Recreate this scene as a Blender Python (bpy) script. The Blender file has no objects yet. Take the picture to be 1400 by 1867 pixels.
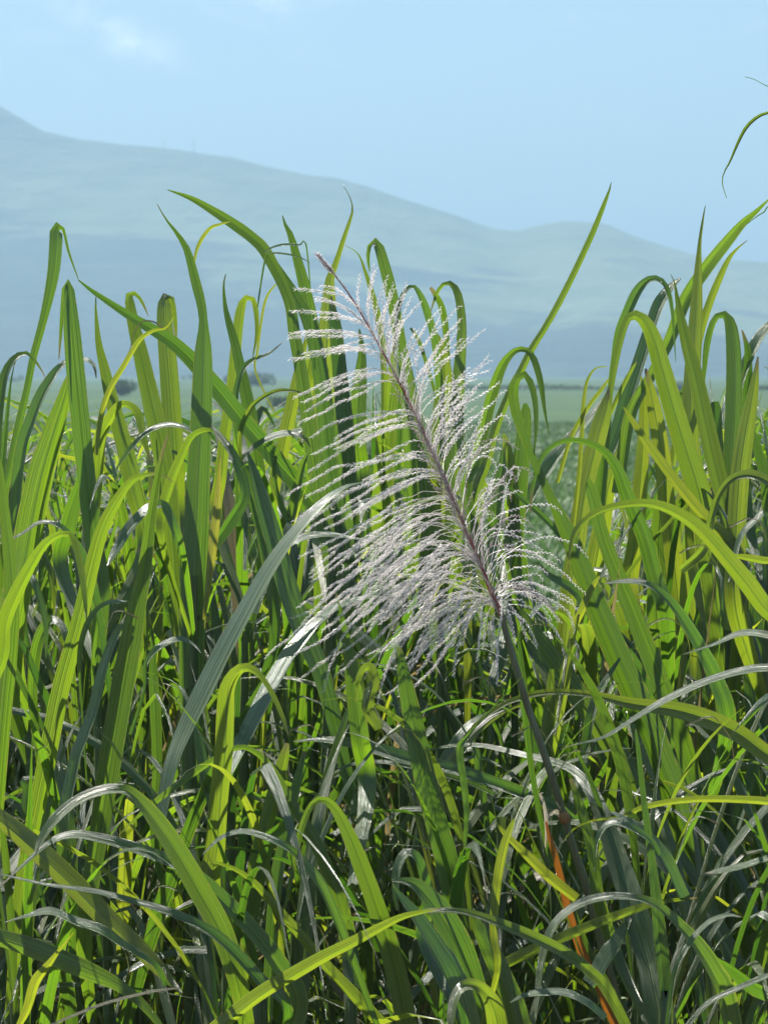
import bpy, math, random
import numpy as np
from mathutils import Vector

R = math.radians
rng = random.Random(11)
nrng = np.random.default_rng(5)
scene = bpy.context.scene
COL = scene.collection

# ------------------------------------------------------------------ camera, sky, sun
CAM = np.array([0.0, 0.0, 3.2])
IMW, IMH = 1400.0, 1867.0
FPX = 4802.0                       # focal length in photo pixels
HORIZ = 680.0
PITCH = math.atan((IMH / 2 - HORIZ) / FPX)
cam = bpy.data.cameras.new('camera')
camo = bpy.data.objects.new('camera', cam)
COL.objects.link(camo)
camo.location = CAM
camo.rotation_euler = (math.pi / 2 - PITCH, 0, 0)
cam.sensor_fit = 'VERTICAL'
cam.sensor_height = 36
cam.lens = 36 * FPX / IMH
cam.clip_start = 0.05
cam.clip_end = 60000
cam.dof.use_dof = True
cam.dof.focus_distance = 5.4
cam.dof.aperture_fstop = 11
scene.camera = camo

SUN_EL, SUN_AZ = 60.0, -36.0        # azimuth measured from +Y (ahead of the camera), negative = left
world = bpy.data.worlds.new("World")
scene.world = world
world.use_nodes = True
wn, wl = world.node_tree.nodes, world.node_tree.links
bg = wn['Background']
bg.inputs['Strength'].default_value = 0.05
sky = wn.new('ShaderNodeTexSky')
sky.sky_type = 'NISHITA'
sky.sun_disc = False
sky.sun_elevation = R(SUN_EL)
sky.sun_rotation = R(SUN_AZ)
sky.altitude = 300
sky.air_density = 1.0
sky.dust_density = 0.4
sky.ozone_density = 1.0

def wmath(op, a, b=None, c=None):
    n = wn.new('ShaderNodeMath'); n.operation = op
    for i, v in enumerate((a, b, c)):
        if v is None: continue
        if hasattr(v, 'links'): wl.new(v, n.inputs[i])
        else: n.inputs[i].default_value = v
    return n.outputs[0]
tc = wn.new('ShaderNodeTexCoord')
mp = wn.new('ShaderNodeMapping'); mp.inputs['Scale'].default_value = (14, 14, 42); mp.inputs['Location'].default_value = (1.15, 0, 0.35)
wl.new(tc.outputs['Generated'], mp.inputs[0])
nz = wn.new('ShaderNodeTexNoise'); nz.inputs['Scale'].default_value = 1.0; nz.inputs['Detail'].default_value = 6; nz.inputs['Roughness'].default_value = 0.6
nz.inputs['Distortion'].default_value = 0.8
wl.new(mp.outputs[0], nz.inputs['Vector'])
mr = wn.new('ShaderNodeMapRange'); mr.inputs[1].default_value = 0.56; mr.inputs[2].default_value = 0.85; mr.inputs[4].default_value = 0.06
wl.new(nz.outputs[0], mr.inputs[0])
sxyz = wn.new('ShaderNodeSeparateXYZ'); wl.new(tc.outputs['Generated'], sxyz.inputs[0])
ax_, az_ = wmath('DIVIDE', sxyz.outputs[0], sxyz.outputs[1]), wmath('DIVIDE', sxyz.outputs[2], sxyz.outputs[1])
wisp = mr.outputs[0]
ns2 = wn.new('ShaderNodeMapping'); ns2.inputs['Scale'].default_value = (70, 70, 110); wl.new(tc.outputs['Generated'], ns2.inputs[0])
nz2 = wn.new('ShaderNodeTexNoise'); nz2.inputs['Scale'].default_value = 1.0; nz2.inputs['Detail'].default_value = 5; nz2.inputs['Roughness'].default_value = 0.62; nz2.inputs['Distortion'].default_value = 0.5
wl.new(ns2.outputs[0], nz2.inputs['Vector'])
for cxp, cyp, sxp, syp, tilt, amp in ((235, 78, 70, 20, 0.45, 0.7), (485, 8, 34, 22, 0.5, 0.8), (145, 14, 30, 14, 0, 0.45), (2050, 60, 150, 40, 0.2, 0.8), (-700, -40, 170, 50, 0.3, 0.8), (1650, -250, 200, 50, 0.2, 0.8)):
    cx_, cz_ = (cxp - 700) / FPX, (HORIZ - cyp) / FPX
    u_ = wmath('SUBTRACT', ax_, cx_); v_ = wmath('SUBTRACT', az_, cz_)
    uu = wmath('SUBTRACT', wmath('MULTIPLY', u_, math.cos(tilt)), wmath('MULTIPLY', v_, math.sin(tilt)))
    vv = wmath('ADD', wmath('MULTIPLY', u_, math.sin(tilt)), wmath('MULTIPLY', v_, math.cos(tilt)))
    q_ = wmath('ADD', wmath('POWER', wmath('DIVIDE', wmath('ABSOLUTE', uu), sxp / FPX), 2.0), wmath('POWER', wmath('DIVIDE', wmath('ABSOLUTE', vv), syp / FPX), 2.0))
    g_ = wmath('MULTIPLY', wmath('POWER', 2.718, wmath('MULTIPLY', q_, -0.5)), wmath('GREATER_THAN', sxyz.outputs[1], 0.0))
    n_ = wn.new('ShaderNodeMapRange'); n_.inputs[1].default_value = 0.38; n_.inputs[2].default_value = 0.72; wl.new(nz2.outputs[0], n_.inputs[0])
    wisp = wmath('MAXIMUM', wisp, wmath('MULTIPLY', wmath('MULTIPLY', g_, n_.outputs[0]), amp * 0.5))
mixc = wn.new('ShaderNodeMix'); mixc.data_type = 'RGBA'
wl.new(wisp, mixc.inputs[0]); wl.new(sky.outputs[0], mixc.inputs[6]); mixc.inputs[7].default_value = (30, 29, 28, 1)
wl.new(mixc.outputs[2], bg.inputs['Color'])

sl = bpy.data.lights.new('sun', 'SUN')
sl.energy = 5.0
sl.angle = R(0.5)
sl.color = (1.0, 0.955, 0.88)
so = bpy.data.objects.new('sun', sl)
COL.objects.link(so)
SD = Vector((math.sin(R(SUN_AZ)) * math.cos(R(SUN_EL)), math.cos(R(SUN_AZ)) * math.cos(R(SUN_EL)), math.sin(R(SUN_EL))))
so.rotation_euler = SD.to_track_quat('Z', 'Y').to_euler()
so.location = (0, 0, 30)

scene.render.engine = 'CYCLES'
scene.view_settings.view_transform = 'Standard'
scene.view_settings.look = 'None'
scene.view_settings.gamma = 1
scene.view_settings.use_curve_mapping = False
scene.view_settings.exposure = 1.56
cy = scene.cycles
cy.use_denoising = True
cy.max_bounces = 8
cy.diffuse_bounces = 2
cy.glossy_bounces = 2
cy.transmission_bounces = 5
cy.volume_bounces = 0
cy.use_fast_gi = False

# ------------------------------------------------------------------ helpers
CP, SP = math.cos(PITCH), math.sin(PITCH)
def at(px, py, d):
    """world point seen at photo pixel (px,py) at distance d along +Y"""
    x = (np.asarray(px, float) - IMW / 2) / FPX
    v = (IMH / 2 - np.asarray(py, float)) / FPX
    dy = CP + v * SP
    dz = v * CP - SP
    s = np.asarray(d, float) / dy
    return np.stack([CAM[0] + x * s, CAM[1] + dy * s, CAM[2] + dz * s], -1)

def to_px(P):
    q = P - CAM
    f = q[..., 1] * CP - q[..., 2] * SP
    u = q[..., 1] * SP + q[..., 2] * CP
    return IMW / 2 + q[..., 0] / f * FPX, IMH / 2 - u / f * FPX

def new_mesh(name, V, F, uv=None, smooth=True, mat=None):
    """V (n,3), F (m,k) k=3 or 4 array, uv (n,2) per-vertex"""
    me = bpy.data.meshes.new(name)
    V = np.ascontiguousarray(V, np.float32); F = np.ascontiguousarray(F, np.int32)
    m, k = F.shape
    me.vertices.add(len(V)); me.vertices.foreach_set('co', V.ravel())
    me.loops.add(m * k); me.loops.foreach_set('vertex_index', F.ravel())
    me.polygons.add(m)
    me.polygons.foreach_set('loop_start', np.arange(m, dtype=np.int32) * k)
    me.polygons.foreach_set('loop_total', np.full(m, k, np.int32))
    if smooth: me.polygons.foreach_set('use_smooth', np.ones(m, bool))
    if uv is not None:
        l = me.uv_layers.new(name='UVMap')
        l.data.foreach_set('uv', np.ascontiguousarray(uv[F.ravel()], np.float32).ravel())
    me.update(calc_edges=True)
    if mat: me.materials.append(mat)
    return me

def link(name, me, parent=None, color=None):
    o = bpy.data.objects.new(name, me)
    COL.objects.link(o)
    if parent is not None:
        o.parent = parent
        o.matrix_parent_inverse.identity()
    if color is not None: o.color = color
    return o

def empty(name, loc, label, cat, group=None):
    o = bpy.data.objects.new(name, None)
    COL.objects.link(o)
    o.location = loc
    o['label'] = label; o['category'] = cat
    if group: o['group'] = group
    o.empty_display_size = 0.1
    return o

def resample(P, n):
    """Catmull-Rom through P (k,c) -> n rows evenly spaced"""
    P = np.asarray(P, float)
    if len(P) == 2: P = np.vstack([P[0], (P[0] + P[1]) / 2, P[1]])
    Q = np.vstack([2 * P[0] - P[1], P, 2 * P[-1] - P[-2]])
    out = []
    for i in range(1, len(Q) - 2):
        p0, p1, p2, p3 = Q[i - 1], Q[i], Q[i + 1], Q[i + 2]
        t = np.linspace(0, 1, 12, endpoint=False)[:, None]
        out.append(0.5 * (2 * p1 + (p2 - p0) * t + (2 * p0 - 5 * p1 + 4 * p2 - p3) * t ** 2 + (3 * p1 - p0 - 3 * p2 + p3) * t ** 3))
    out.append(P[-1:])
    C = np.vstack(out)
    seg = np.r_[0, np.cumsum(np.linalg.norm(np.diff(C[:, :3], axis=0), axis=1))]
    s = np.linspace(0, seg[-1], n)
    return np.stack([np.interp(s, seg, C[:, j]) for j in range(C.shape[1])], 1), seg[-1]

def unit(a):
    return a / np.maximum(np.linalg.norm(a, axis=-1, keepdims=True), 1e-9)

US5 = np.array([-1, -0.52, -0.07, 0.07, 0.52, 1.0])
def blade(C, W, N, hw, fold, origin, seed=0, ripple=0.035):
    """leaf blade: centre line C, unit width axis W, upper normal N, half widths hw; V fold (radians)"""
    n = len(C)
    us = US5; k = len(us)
    v = np.linspace(0, 1, n)
    f = np.tan(fold) * (1 - 0.7 * v)
    r = np.random.default_rng(seed)
    ph = r.uniform(0, 6.28, 4)
    length = n
    rip = ripple * (np.sin(v * r.uniform(14, 22) + ph[0]) + 0.6 * np.sin(v * r.uniform(28, 40) + ph[1]))
    rip2 = ripple * (np.sin(v * r.uniform(14, 22) + ph[2]) + 0.6 * np.sin(v * r.uniform(28, 40) + ph[3]))
    V = np.zeros((n, k, 3))
    for j, u in enumerate(us):
        off = f * abs(u) * (1 - 0.25 * abs(u))
        if abs(u) < 0.1: off = off * 0 - 0.03
        off = off + (rip if u < 0 else rip2) * abs(u) ** 2
        V[:, j] = C + W * (hw * u)[:, None] + N * (hw * off)[:, None]
    idx = np.arange(n * k).reshape(n, k)
    F = np.stack([idx[:-1, :-1], idx[:-1, 1:], idx[1:, 1:], idx[1:, :-1]], -1).reshape(-1, 4)
    uv = np.stack([np.broadcast_to((us + 1) / 2, (n, k)), np.broadcast_to(v[:, None], (n, k))], -1).reshape(-1, 2)
    return V.reshape(-1, 3) - np.asarray(origin), F, uv

def tube(C, r, sides=8, origin=(0, 0, 0)):
    C = np.asarray(C, float); n = len(C)
    T = unit(np.gradient(C, axis=0))
    ref = np.array([0.0, 1.0, 0.0]) if abs(T[0, 1]) < 0.8 else np.array([1.0, 0, 0])
    A = unit(np.cross(T, ref)); B = np.cross(T, A)
    th = np.linspace(0, 2 * math.pi, sides, endpoint=False)
    r = np.broadcast_to(np.asarray(r, float), (n,))
    V = C[:, None] + (A[:, None] * np.cos(th)[None, :, None] + B[:, None] * np.sin(th)[None, :, None]) * r[:, None, None]
    idx = np.arange(n * sides).reshape(n, sides)
    nx = np.roll(idx, -1, axis=1)
    F = np.stack([idx[:-1], nx[:-1], nx[1:], idx[1:]], -1).reshape(-1, 4)
    uv = np.stack([np.broadcast_to(th / 6.283, (n, sides)), np.broadcast_to(np.linspace(0, 1, n)[:, None], (n, sides))], -1).reshape(-1, 2)
    return V.reshape(-1, 3) - np.asarray(origin), F, uv

# ------------------------------------------------------------------ materials
class NT:
    def __init__(s, name):
        s.m = bpy.data.materials.new(name); s.m.use_nodes = True
        s.n, s.l = s.m.node_tree.nodes, s.m.node_tree.links
        s.n.clear(); s.out = s.n.new('ShaderNodeOutputMaterial')
    def node(s, t, **kw):
        n = s.n.new(t)
        for k, v in kw.items(): setattr(n, k, v)
        return n
    def put(s, sock, v):
        if hasattr(v, 'links'): s.l.new(v, sock)
        else: sock.default_value = v
    def math(s, op, *a, clamp=False):
        n = s.node('ShaderNodeMath', operation=op); n.use_clamp = clamp
        for i, v in enumerate(a): s.put(n.inputs[i], v)
        return n.outputs[0]
    def mix(s, f, a, b, mode='MIX'):
        n = s.node('ShaderNodeMix', data_type='RGBA', blend_type=mode)
        s.put(n.inputs[0], f); s.put(n.inputs[6], a); s.put(n.inputs[7], b)
        return n.outputs[2]
    def noise(s, vec, scale, detail=3, rough=0.5, dist=0.0):
        n = s.node('ShaderNodeTexNoise')
        n.inputs['Scale'].default_value = scale; n.inputs['Detail'].default_value = detail
        n.inputs['Roughness'].default_value = rough; n.inputs['Distortion'].default_value = dist
        if vec is not None: s.l.new(vec, n.inputs['Vector'])
        return n.outputs[0]
    def ramp(s, f, lo, hi, a=0.0, b=1.0, smooth=False):
        n = s.node('ShaderNodeMapRange')
        if smooth: n.interpolation_type = 'SMOOTHSTEP'
        s.put(n.inputs[0], f)
        for i, v in zip((1, 2, 3, 4), (lo, hi, a, b)): n.inputs[i].default_value = v
        return n.outputs[0]
    def mapping(s, vec, scale, loc=None):
        n = s.node('ShaderNodeMapping'); s.l.new(vec, n.inputs[0]); n.inputs['Scale'].default_value = scale
        if loc is not None: s.put(n.inputs['Location'], loc)
        return n.outputs[0]
    def bump(s, h, strength, dist=0.001):
        n = s.node('ShaderNodeBump'); n.inputs['Strength'].default_value = strength; n.inputs['Distance'].default_value = dist
        s.l.new(h, n.inputs['Height']); return n.outputs[0]

def c4(*a): return (*a, 1.0)

def leaf_material():
    t = NT('cane_leaf')
    uvn = t.node('ShaderNodeUVMap'); uvn.uv_map = 'UVMap'
    sep = t.node('ShaderNodeSeparateXYZ'); t.l.new(uvn.outputs[0], sep.inputs[0])
    u, v = sep.outputs[0], sep.outputs[1]
    oi = t.node('ShaderNodeObjectInfo')
    oc = t.node('ShaderNodeSeparateColor'); t.l.new(oi.outputs['Color'], oc.inputs[0])
    yel, dry, wax_sheen = oc.outputs[0], oc.outputs[1], oc.outputs[2]
    rnd = oi.outputs['Random']
    comb = t.node('ShaderNodeCombineXYZ')
    t.l.new(t.math('MULTIPLY', rnd, 37.0), comb.inputs[0]); t.l.new(t.math('MULTIPLY', rnd, 91.0), comb.inputs[1])
    veins = t.noise(t.mapping(uvn.outputs[0], (20, 0.8, 1), comb.outputs[0]), 1.0, 3, 0.65)
    fine = t.noise(t.mapping(uvn.outputs[0], (55, 1.2, 1), comb.outputs[0]), 1.0, 2, 0.6)
    blot = t.noise(t.mapping(uvn.outputs[0], (2.5, 7, 1), comb.outputs[0]), 1.0, 4, 0.6)
    spots = t.noise(t.mapping(uvn.outputs[0], (9, 60, 1), comb.outputs[0]), 1.0, 2, 0.5)
    streak = t.noise(t.mapping(uvn.outputs[0], (26, 3.0, 1), comb.outputs[0]), 1.0, 3, 0.6)
    mid = t.ramp(t.math('ABSOLUTE', t.math('SUBTRACT', u, 0.5)), 0.02, 0.042, 1.0, 0.0, True)
    # reflected colour (waxy green) and transmitted colour (yellow green)
    refl = t.mix(t.ramp(veins, 0.3, 0.7), c4(0.013, 0.043, 0.010), c4(0.032, 0.076, 0.016))
    refl = t.mix(t.math('MULTIPLY', wax_sheen, 0.85), refl, t.mix(veins, c4(0.06, 0.11, 0.05), c4(0.25, 0.33, 0.20)))  # wax bloom, paled further to paint the silvery sheen into the colour
    trans = t.mix(t.ramp(veins, 0.36, 0.64), c4(0.075, 0.21, 0.006), c4(0.24, 0.47, 0.014))
    # yellowing
    yf = t.math('MULTIPLY', yel, t.ramp(blot, 0.25, 0.65, 0.6, 1.0))
    refl = t.mix(yf, refl, c4(0.20, 0.22, 0.03)); trans = t.mix(yf, trans, c4(0.66, 0.66, 0.03))
    refl = t.mix(t.math('MULTIPLY', oi.outputs['Alpha'], 0.6), refl, t.mix(1.0, refl, c4(0.62, 0.72, 0.6), 'MULTIPLY'))
    trans = t.mix(oi.outputs['Alpha'], trans, t.mix(1.0, trans, c4(0.36, 0.48, 0.7), 'MULTIPLY'))  # per-leaf darkening: thicker old blades, and painted shade for shadowed ones
    # yellow and rusty streaks
    stf = t.math('MULTIPLY', t.ramp(streak, 0.62, 0.72), t.ramp(blot, 0.48, 0.6))
    refl = t.mix(t.math('MULTIPLY', stf, 0.6), refl, c4(0.25, 0.18, 0.04)); trans = t.mix(t.math('MULTIPLY', stf, 0.55), trans, c4(0.6, 0.42, 0.05))
    edge = t.math('MULTIPLY', t.ramp(t.math('ABSOLUTE', t.math('SUBTRACT', u, 0.5)), 0.44, 0.475), t.ramp(spots, 0.48, 0.6))
    refl = t.mix(t.math('MULTIPLY', edge, 0.7), refl, c4(0.24, 0.19, 0.08)); trans = t.mix(t.math('MULTIPLY', edge, 0.7), trans, c4(0.42, 0.36, 0.06))
    # pale midrib
    refl = t.mix(t.math('MULTIPLY', mid, 0.7), refl, c4(0.16, 0.24, 0.09)); trans = t.mix(t.math('MULTIPLY', mid, 0.8), trans, c4(0.09, 0.19, 0.02))
    # specks
    sp = t.ramp(spots, 0.68, 0.73)
    refl = t.mix(t.math('MULTIPLY', sp, 0.5), refl, c4(0.32, 0.30, 0.16))
    # drying tip, dry blades
    dv = t.math('ADD', v, t.math('MULTIPLY', t.math('SUBTRACT', blot, 0.5), 0.10))
    tip = t.ramp(t.math('SUBTRACT', dv, t.math('MULTIPLY', rnd, 0.10)), 0.94, 0.98)
    df = t.math('MAXIMUM', dry, tip)
    refl = t.mix(df, refl, t.mix(veins, c4(0.17, 0.13, 0.07), c4(0.42, 0.36, 0.23)))
    trans = t.mix(df, trans, t.mix(veins, c4(0.16, 0.12, 0.04), c4(0.34, 0.27, 0.11)))
    h = t.math('ADD', t.math('MULTIPLY', fine, 0.5), t.math('MULTIPLY', veins, 1.3))
    h = t.math('ADD', h, t.math('MULTIPLY', mid, -0.5))
    nb = t.bump(h, 0.9, 0.0028)
    pb = t.node('ShaderNodeBsdfPrincipled')
    t.put(pb.inputs['Base Color'], refl)
    t.put(pb.inputs['Roughness'], t.ramp(fine, 0.3, 0.7, 0.32, 0.50))
    pb.inputs['Specular IOR Level'].default_value = 1.0
    pb.inputs['Coat Weight'].default_value = 1.0; pb.inputs['Coat IOR'].default_value = 1.65; pb.inputs['Coat Roughness'].default_value = 0.21
    t.l.new(nb, pb.inputs['Coat Normal'])
    pb.inputs['Sheen Weight'].default_value = 0.05
    t.l.new(nb, pb.inputs['Normal'])
    tr = t.node('ShaderNodeBsdfTranslucent'); t.put(tr.inputs[0], trans); t.l.new(nb, tr.inputs['Normal'])
    mx = t.node('ShaderNodeMixShader'); mx.inputs[0].default_value = 0.48
    t.l.new(pb.outputs[0], mx.inputs[1]); t.l.new(tr.outputs[0], mx.inputs[2])
    t.l.new(mx.outputs[0], t.out.inputs[0])
    return t.m
M_LEAF = leaf_material()

def simple(name, a, b, scale=(1, 1, 1), nscale=5.0, rough=0.6, trans=None, tf=0.4, coord='Object', bump=0.3, bd=0.002, spec=0.4):
    t = NT(name)
    tcn = t.node('ShaderNodeTexCoord')
    n = t.noise(t.mapping(tcn.outputs[coord], scale), nscale, 4, 0.6)
    col = t.mix(t.ramp(n, 0.32, 0.68), c4(*a), c4(*b))
    pb = t.node('ShaderNodeBsdfPrincipled'); t.put(pb.inputs['Base Color'], col); pb.inputs['Roughness'].default_value = rough
    pb.inputs['Specular IOR Level'].default_value = spec
    if bump: t.l.new(t.bump(n, bump, bd), pb.inputs['Normal'])
    if trans:
        tr = t.node('ShaderNodeBsdfTranslucent'); tr.inputs[0].default_value = c4(*trans)
        mx = t.node('ShaderNodeMixShader'); mx.inputs[0].default_value = tf
        t.l.new(pb.outputs[0], mx.inputs[1]); t.l.new(tr.outputs[0], mx.inputs[2]); t.l.new(mx.outputs[0], t.out.inputs[0])
    else: t.l.new(pb.outputs[0], t.out.inputs[0])
    return t.m
M_STALK = simple('cane_stalk', (0.07, 0.10, 0.045), (0.14, 0.17, 0.09), (60, 60, 3), 1.0, 0.45)
M_SHEATH = simple('leaf_sheath', (0.045, 0.085, 0.03), (0.12, 0.17, 0.07), (220, 220, 4), 1.0, 0.42, (0.2, 0.3, 0.03), 0.15)
M_PSTEM = simple('flower_stem', (0.11, 0.10, 0.06), (0.17, 0.19, 0.11), (90, 90, 5), 1.0, 0.42)
M_AXIS = simple('plume_axis', (0.22, 0.06, 0.045), (0.36, 0.14, 0.11), (90, 90, 9), 1.0, 0.5)
M_NODE = simple('stem_node', (0.20, 0.09, 0.035), (0.34, 0.20, 0.10), (90, 90, 30), 1.0, 0.6)
M_ORANGE = simple('orange_leaf', (0.16, 0.08, 0.025), (0.46, 0.20, 0.045), (170, 170, 14), 1.0, 0.4, (0.60, 0.20, 0.02), 0.35)
M_DRY = simple('dry_strip', (0.45, 0.38, 0.27), (0.75, 0.70, 0.58), (60, 60, 8), 1.0, 0.5, (0.6, 0.5, 0.35), 0.35)
M_SILK = simple('plume_silk', (0.76, 0.70, 0.69), (0.95, 0.92, 0.90), (120, 120, 120), 1.0, 0.3, (0.94, 0.90, 0.88), 0.45, bump=0, spec=0.7)
M_SILKD = simple('plume_young_silk', (0.45, 0.34, 0.34), (0.75, 0.68, 0.67), (60, 60, 60), 1.0, 0.4, (0.65, 0.55, 0.55), 0.35, bump=0)
M_CROP = simple('young_cane', (0.06, 0.12, 0.048), (0.10, 0.16, 0.06), (0.05, 0.05, 0.05), 1.0, 0.6, (0.11, 0.22, 0.05), 0.25, bump=0)
M_BUSH = simple('bush_leaves', (0.045, 0.075, 0.045), (0.09, 0.12, 0.06), (0.5, 0.5, 0.5), 1.0, 0.6, (0.08, 0.14, 0.03), 0.25, bump=0)
M_BARK = simple('bark', (0.06, 0.045, 0.03), (0.12, 0.09, 0.07), (6, 6, 2), 1.0, 0.8)
M_STEEL = simple('mast_steel', (0.25, 0.26, 0.27), (0.33, 0.34, 0.35), (1, 1, 1), 1.0, 0.5, bump=0)

def ground_material():
    t = NT('plain_ground')
    g = t.node('ShaderNodeNewGeometry'); P = g.outputs['Position']
    patch = t.noise(t.mapping(P, (0.006, 0.012, 1)), 1.0, 3, 0.55)
    mott = t.noise(t.mapping(P, (0.05, 0.05, 0.05)), 1.0, 5, 0.6)
    fine = t.noise(t.mapping(P, (1.6, 1.6, 1.6)), 1.0, 4, 0.6)
    rows = t.noise(t.mapping(P, (0.01, 0.35, 1)), 1.0, 2, 0.5)
    c = t.mix(t.ramp(patch, 0.38, 0.62), c4(0.028, 0.072, 0.028), c4(0.060, 0.104, 0.038))
    c = t.mix(t.ramp(mott, 0.42, 0.62, 0, 0.7), c, c4(0.028, 0.062, 0.035))
    c = t.mix(t.ramp(rows, 0.58, 0.7, 0, 0.45), c, c4(0.13, 0.12, 0.07))
    c = t.mix(t.ramp(fine, 0.4, 0.7, 0, 0.4), c, c4(0.05, 0.045, 0.025))
    sy = t.node('ShaderNodeSeparateXYZ'); t.l.new(P, sy.inputs[0])
    near = t.ramp(sy.outputs[1], 11, 14, 1, 0)
    c = t.mix(near, c, t.mix(fine, c4(0.035, 0.024, 0.015), c4(0.09, 0.065, 0.04)))
    pb = t.node('ShaderNodeBsdfPrincipled'); t.put(pb.inputs['Base Color'], c); pb.inputs['Roughness'].default_value = 0.9
    pb.inputs['Specular IOR Level'].default_value = 0.1
    t.l.new(t.bump(fine, 0.5, 0.05), pb.inputs['Normal'])
    t.l.new(pb.outputs[0], t.out.inputs[0]); return t.m
def hill_material():
    t = NT('hillside')
    g = t.node('ShaderNodeNewGeometry'); P = g.outputs['Position']
    sy = t.node('ShaderNodeSeparateXYZ'); t.l.new(P, sy.inputs[0])
    n1 = t.noise(t.mapping(P, (0.0021, 0.0021, 0.009)), 1.0, 6, 0.62, 0.6)
    n2 = t.noise(t.mapping(P, (0.014, 0.014, 0.028)), 1.0, 5, 0.6)
    alt = t.math('SUBTRACT', sy.outputs[2], t.math('MULTIPLY', t.math('ADD', sy.outputs[0], 0.0), -0.13))
    f = t.math('ADD', t.math('MULTIPLY', t.math('SUBTRACT', n1, 0.5), 330.0), alt)
    low = t.ramp(f, 72, 96, 1, 0, True)
    high = t.ramp(sy.outputs[2], 120, 300, 0, 0.8)
    grass = t.mix(t.ramp(n2, 0.35, 0.65), c4(0.08, 0.115, 0.06), c4(0.125, 0.155, 0.085))
    grass = t.mix(high, grass, c4(0.06, 0.08, 0.065))
    wood = t.mix(t.ramp(n2, 0.35, 0.65), c4(0.018, 0.032, 0.030), c4(0.04, 0.058, 0.045))
    c = t.mix(t.math('MAXIMUM', low, t.ramp(t.math('ADD', n1, t.math('MULTIPLY', n2, 0.35)), 0.74, 0.8)), grass, wood)
    pb = t.node('ShaderNodeBsdfPrincipled'); t.put(pb.inputs['Base Color'], c); pb.inputs['Roughness'].default_value = 0.95
    pb.inputs['Specular IOR Level'].default_value = 0.05
    t.l.new(t.bump(n2, 0.6, 40), pb.inputs['Normal'])
    t.l.new(pb.outputs[0], t.out.inputs[0]); return t.m

# ------------------------------------------------------------------ the land
def grid(X, Y, Z):
    ny, nx = X.shape
    V = np.stack([X, Y, Z], -1).reshape(-1, 3)
    idx = np.arange(nx * ny).reshape(ny, nx)
    F = np.stack([idx[:-1, :-1], idx[:-1, 1:], idx[1:, 1:], idx[1:, :-1]], -1).reshape(-1, 4)
    return V, F
xs = np.linspace(-6400, 6400, 61)
ys = np.r_[-2400, -300, 0, 5, 15, 40, 100, 250, 600, 1200, 2000, 3000, 4200, 6000, 9000, 15500]
X, Y = np.meshgrid(xs, ys)
V, F = grid(X, Y, np.zeros_like(X))
g = link('ground', new_mesh('ground', V, F, mat=ground_material())); g['kind'] = 'structure'

# hills: the skyline of the photograph carried by a real range some seven kilometres off
sky_px = [-2600, -1500, -700, -300, 0, 40, 80, 150, 240, 330, 430, 500, 560, 620, 680, 760, 840, 900, 940, 980, 1030, 1100, 1150, 1200, 1260, 1320, 1400, 1700, 2200, 3000, 4000]
sky_py = [250, 60, 40, 110, 193, 218, 243, 258, 266, 275, 291, 309, 322, 328, 346, 373, 398, 418, 423, 412, 404, 408, 430, 448, 466, 473, 478, 505, 520, 560, 640]
def fbm(x, y, seed, octs=5):
    r = np.random.default_rng(seed); out = 0; a = 1.0; tot = 0
    for o in range(octs):
        for _ in range(3):
            an = r.uniform(0, 6.28); fr = 2.0 ** o
            out = out + a * np.sin((x * math.cos(an) + y * math.sin(an)) * fr + r.uniform(0, 6.28) + 1.3 * np.sin((y * math.cos(an) - x * math.sin(an)) * fr * 0.7 + r.uniform(0, 6.28)))
        tot += 3 * a; a *= 0.5
    return out / tot
RD = 3000.0
hx = np.linspace(-1, 1, 420); hx = np.sign(hx) * np.abs(hx) ** 1.5 * 2900
hy = np.linspace(1900, 3800, 120)
X, Y = np.meshgrid(hx, hy)
ridge = (HORIZ - np.interp(X / RD * FPX + 700, sky_px, sky_py)) / FPX * RD + 3.2
tt = np.clip((Y - 1980) / (RD - 1980), 0, 1)
rise = tt ** 1.25 * (1 - 0.15 * np.sin(tt * math.pi))
back = np.clip((Y - RD) / 800, 0, 1)
nz_ = fbm(X / 185, Y / 310, 3)
Z = ridge * rise * (1 - 0.6 * back ** 1.3) + nz_ * 34 * np.sin(np.clip(tt, 0, 1) * math.pi) ** 0.8 + fbm(X / 26, Y / 26, 8, 3) * 2.2 * tt - 3 * (1 - np.clip(tt * 30, 0, 1))
V, F = grid(X, Y, Z)
h = link('hills', new_mesh('hills', V, F, mat=hill_material())); h['kind'] = 'structure'

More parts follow.
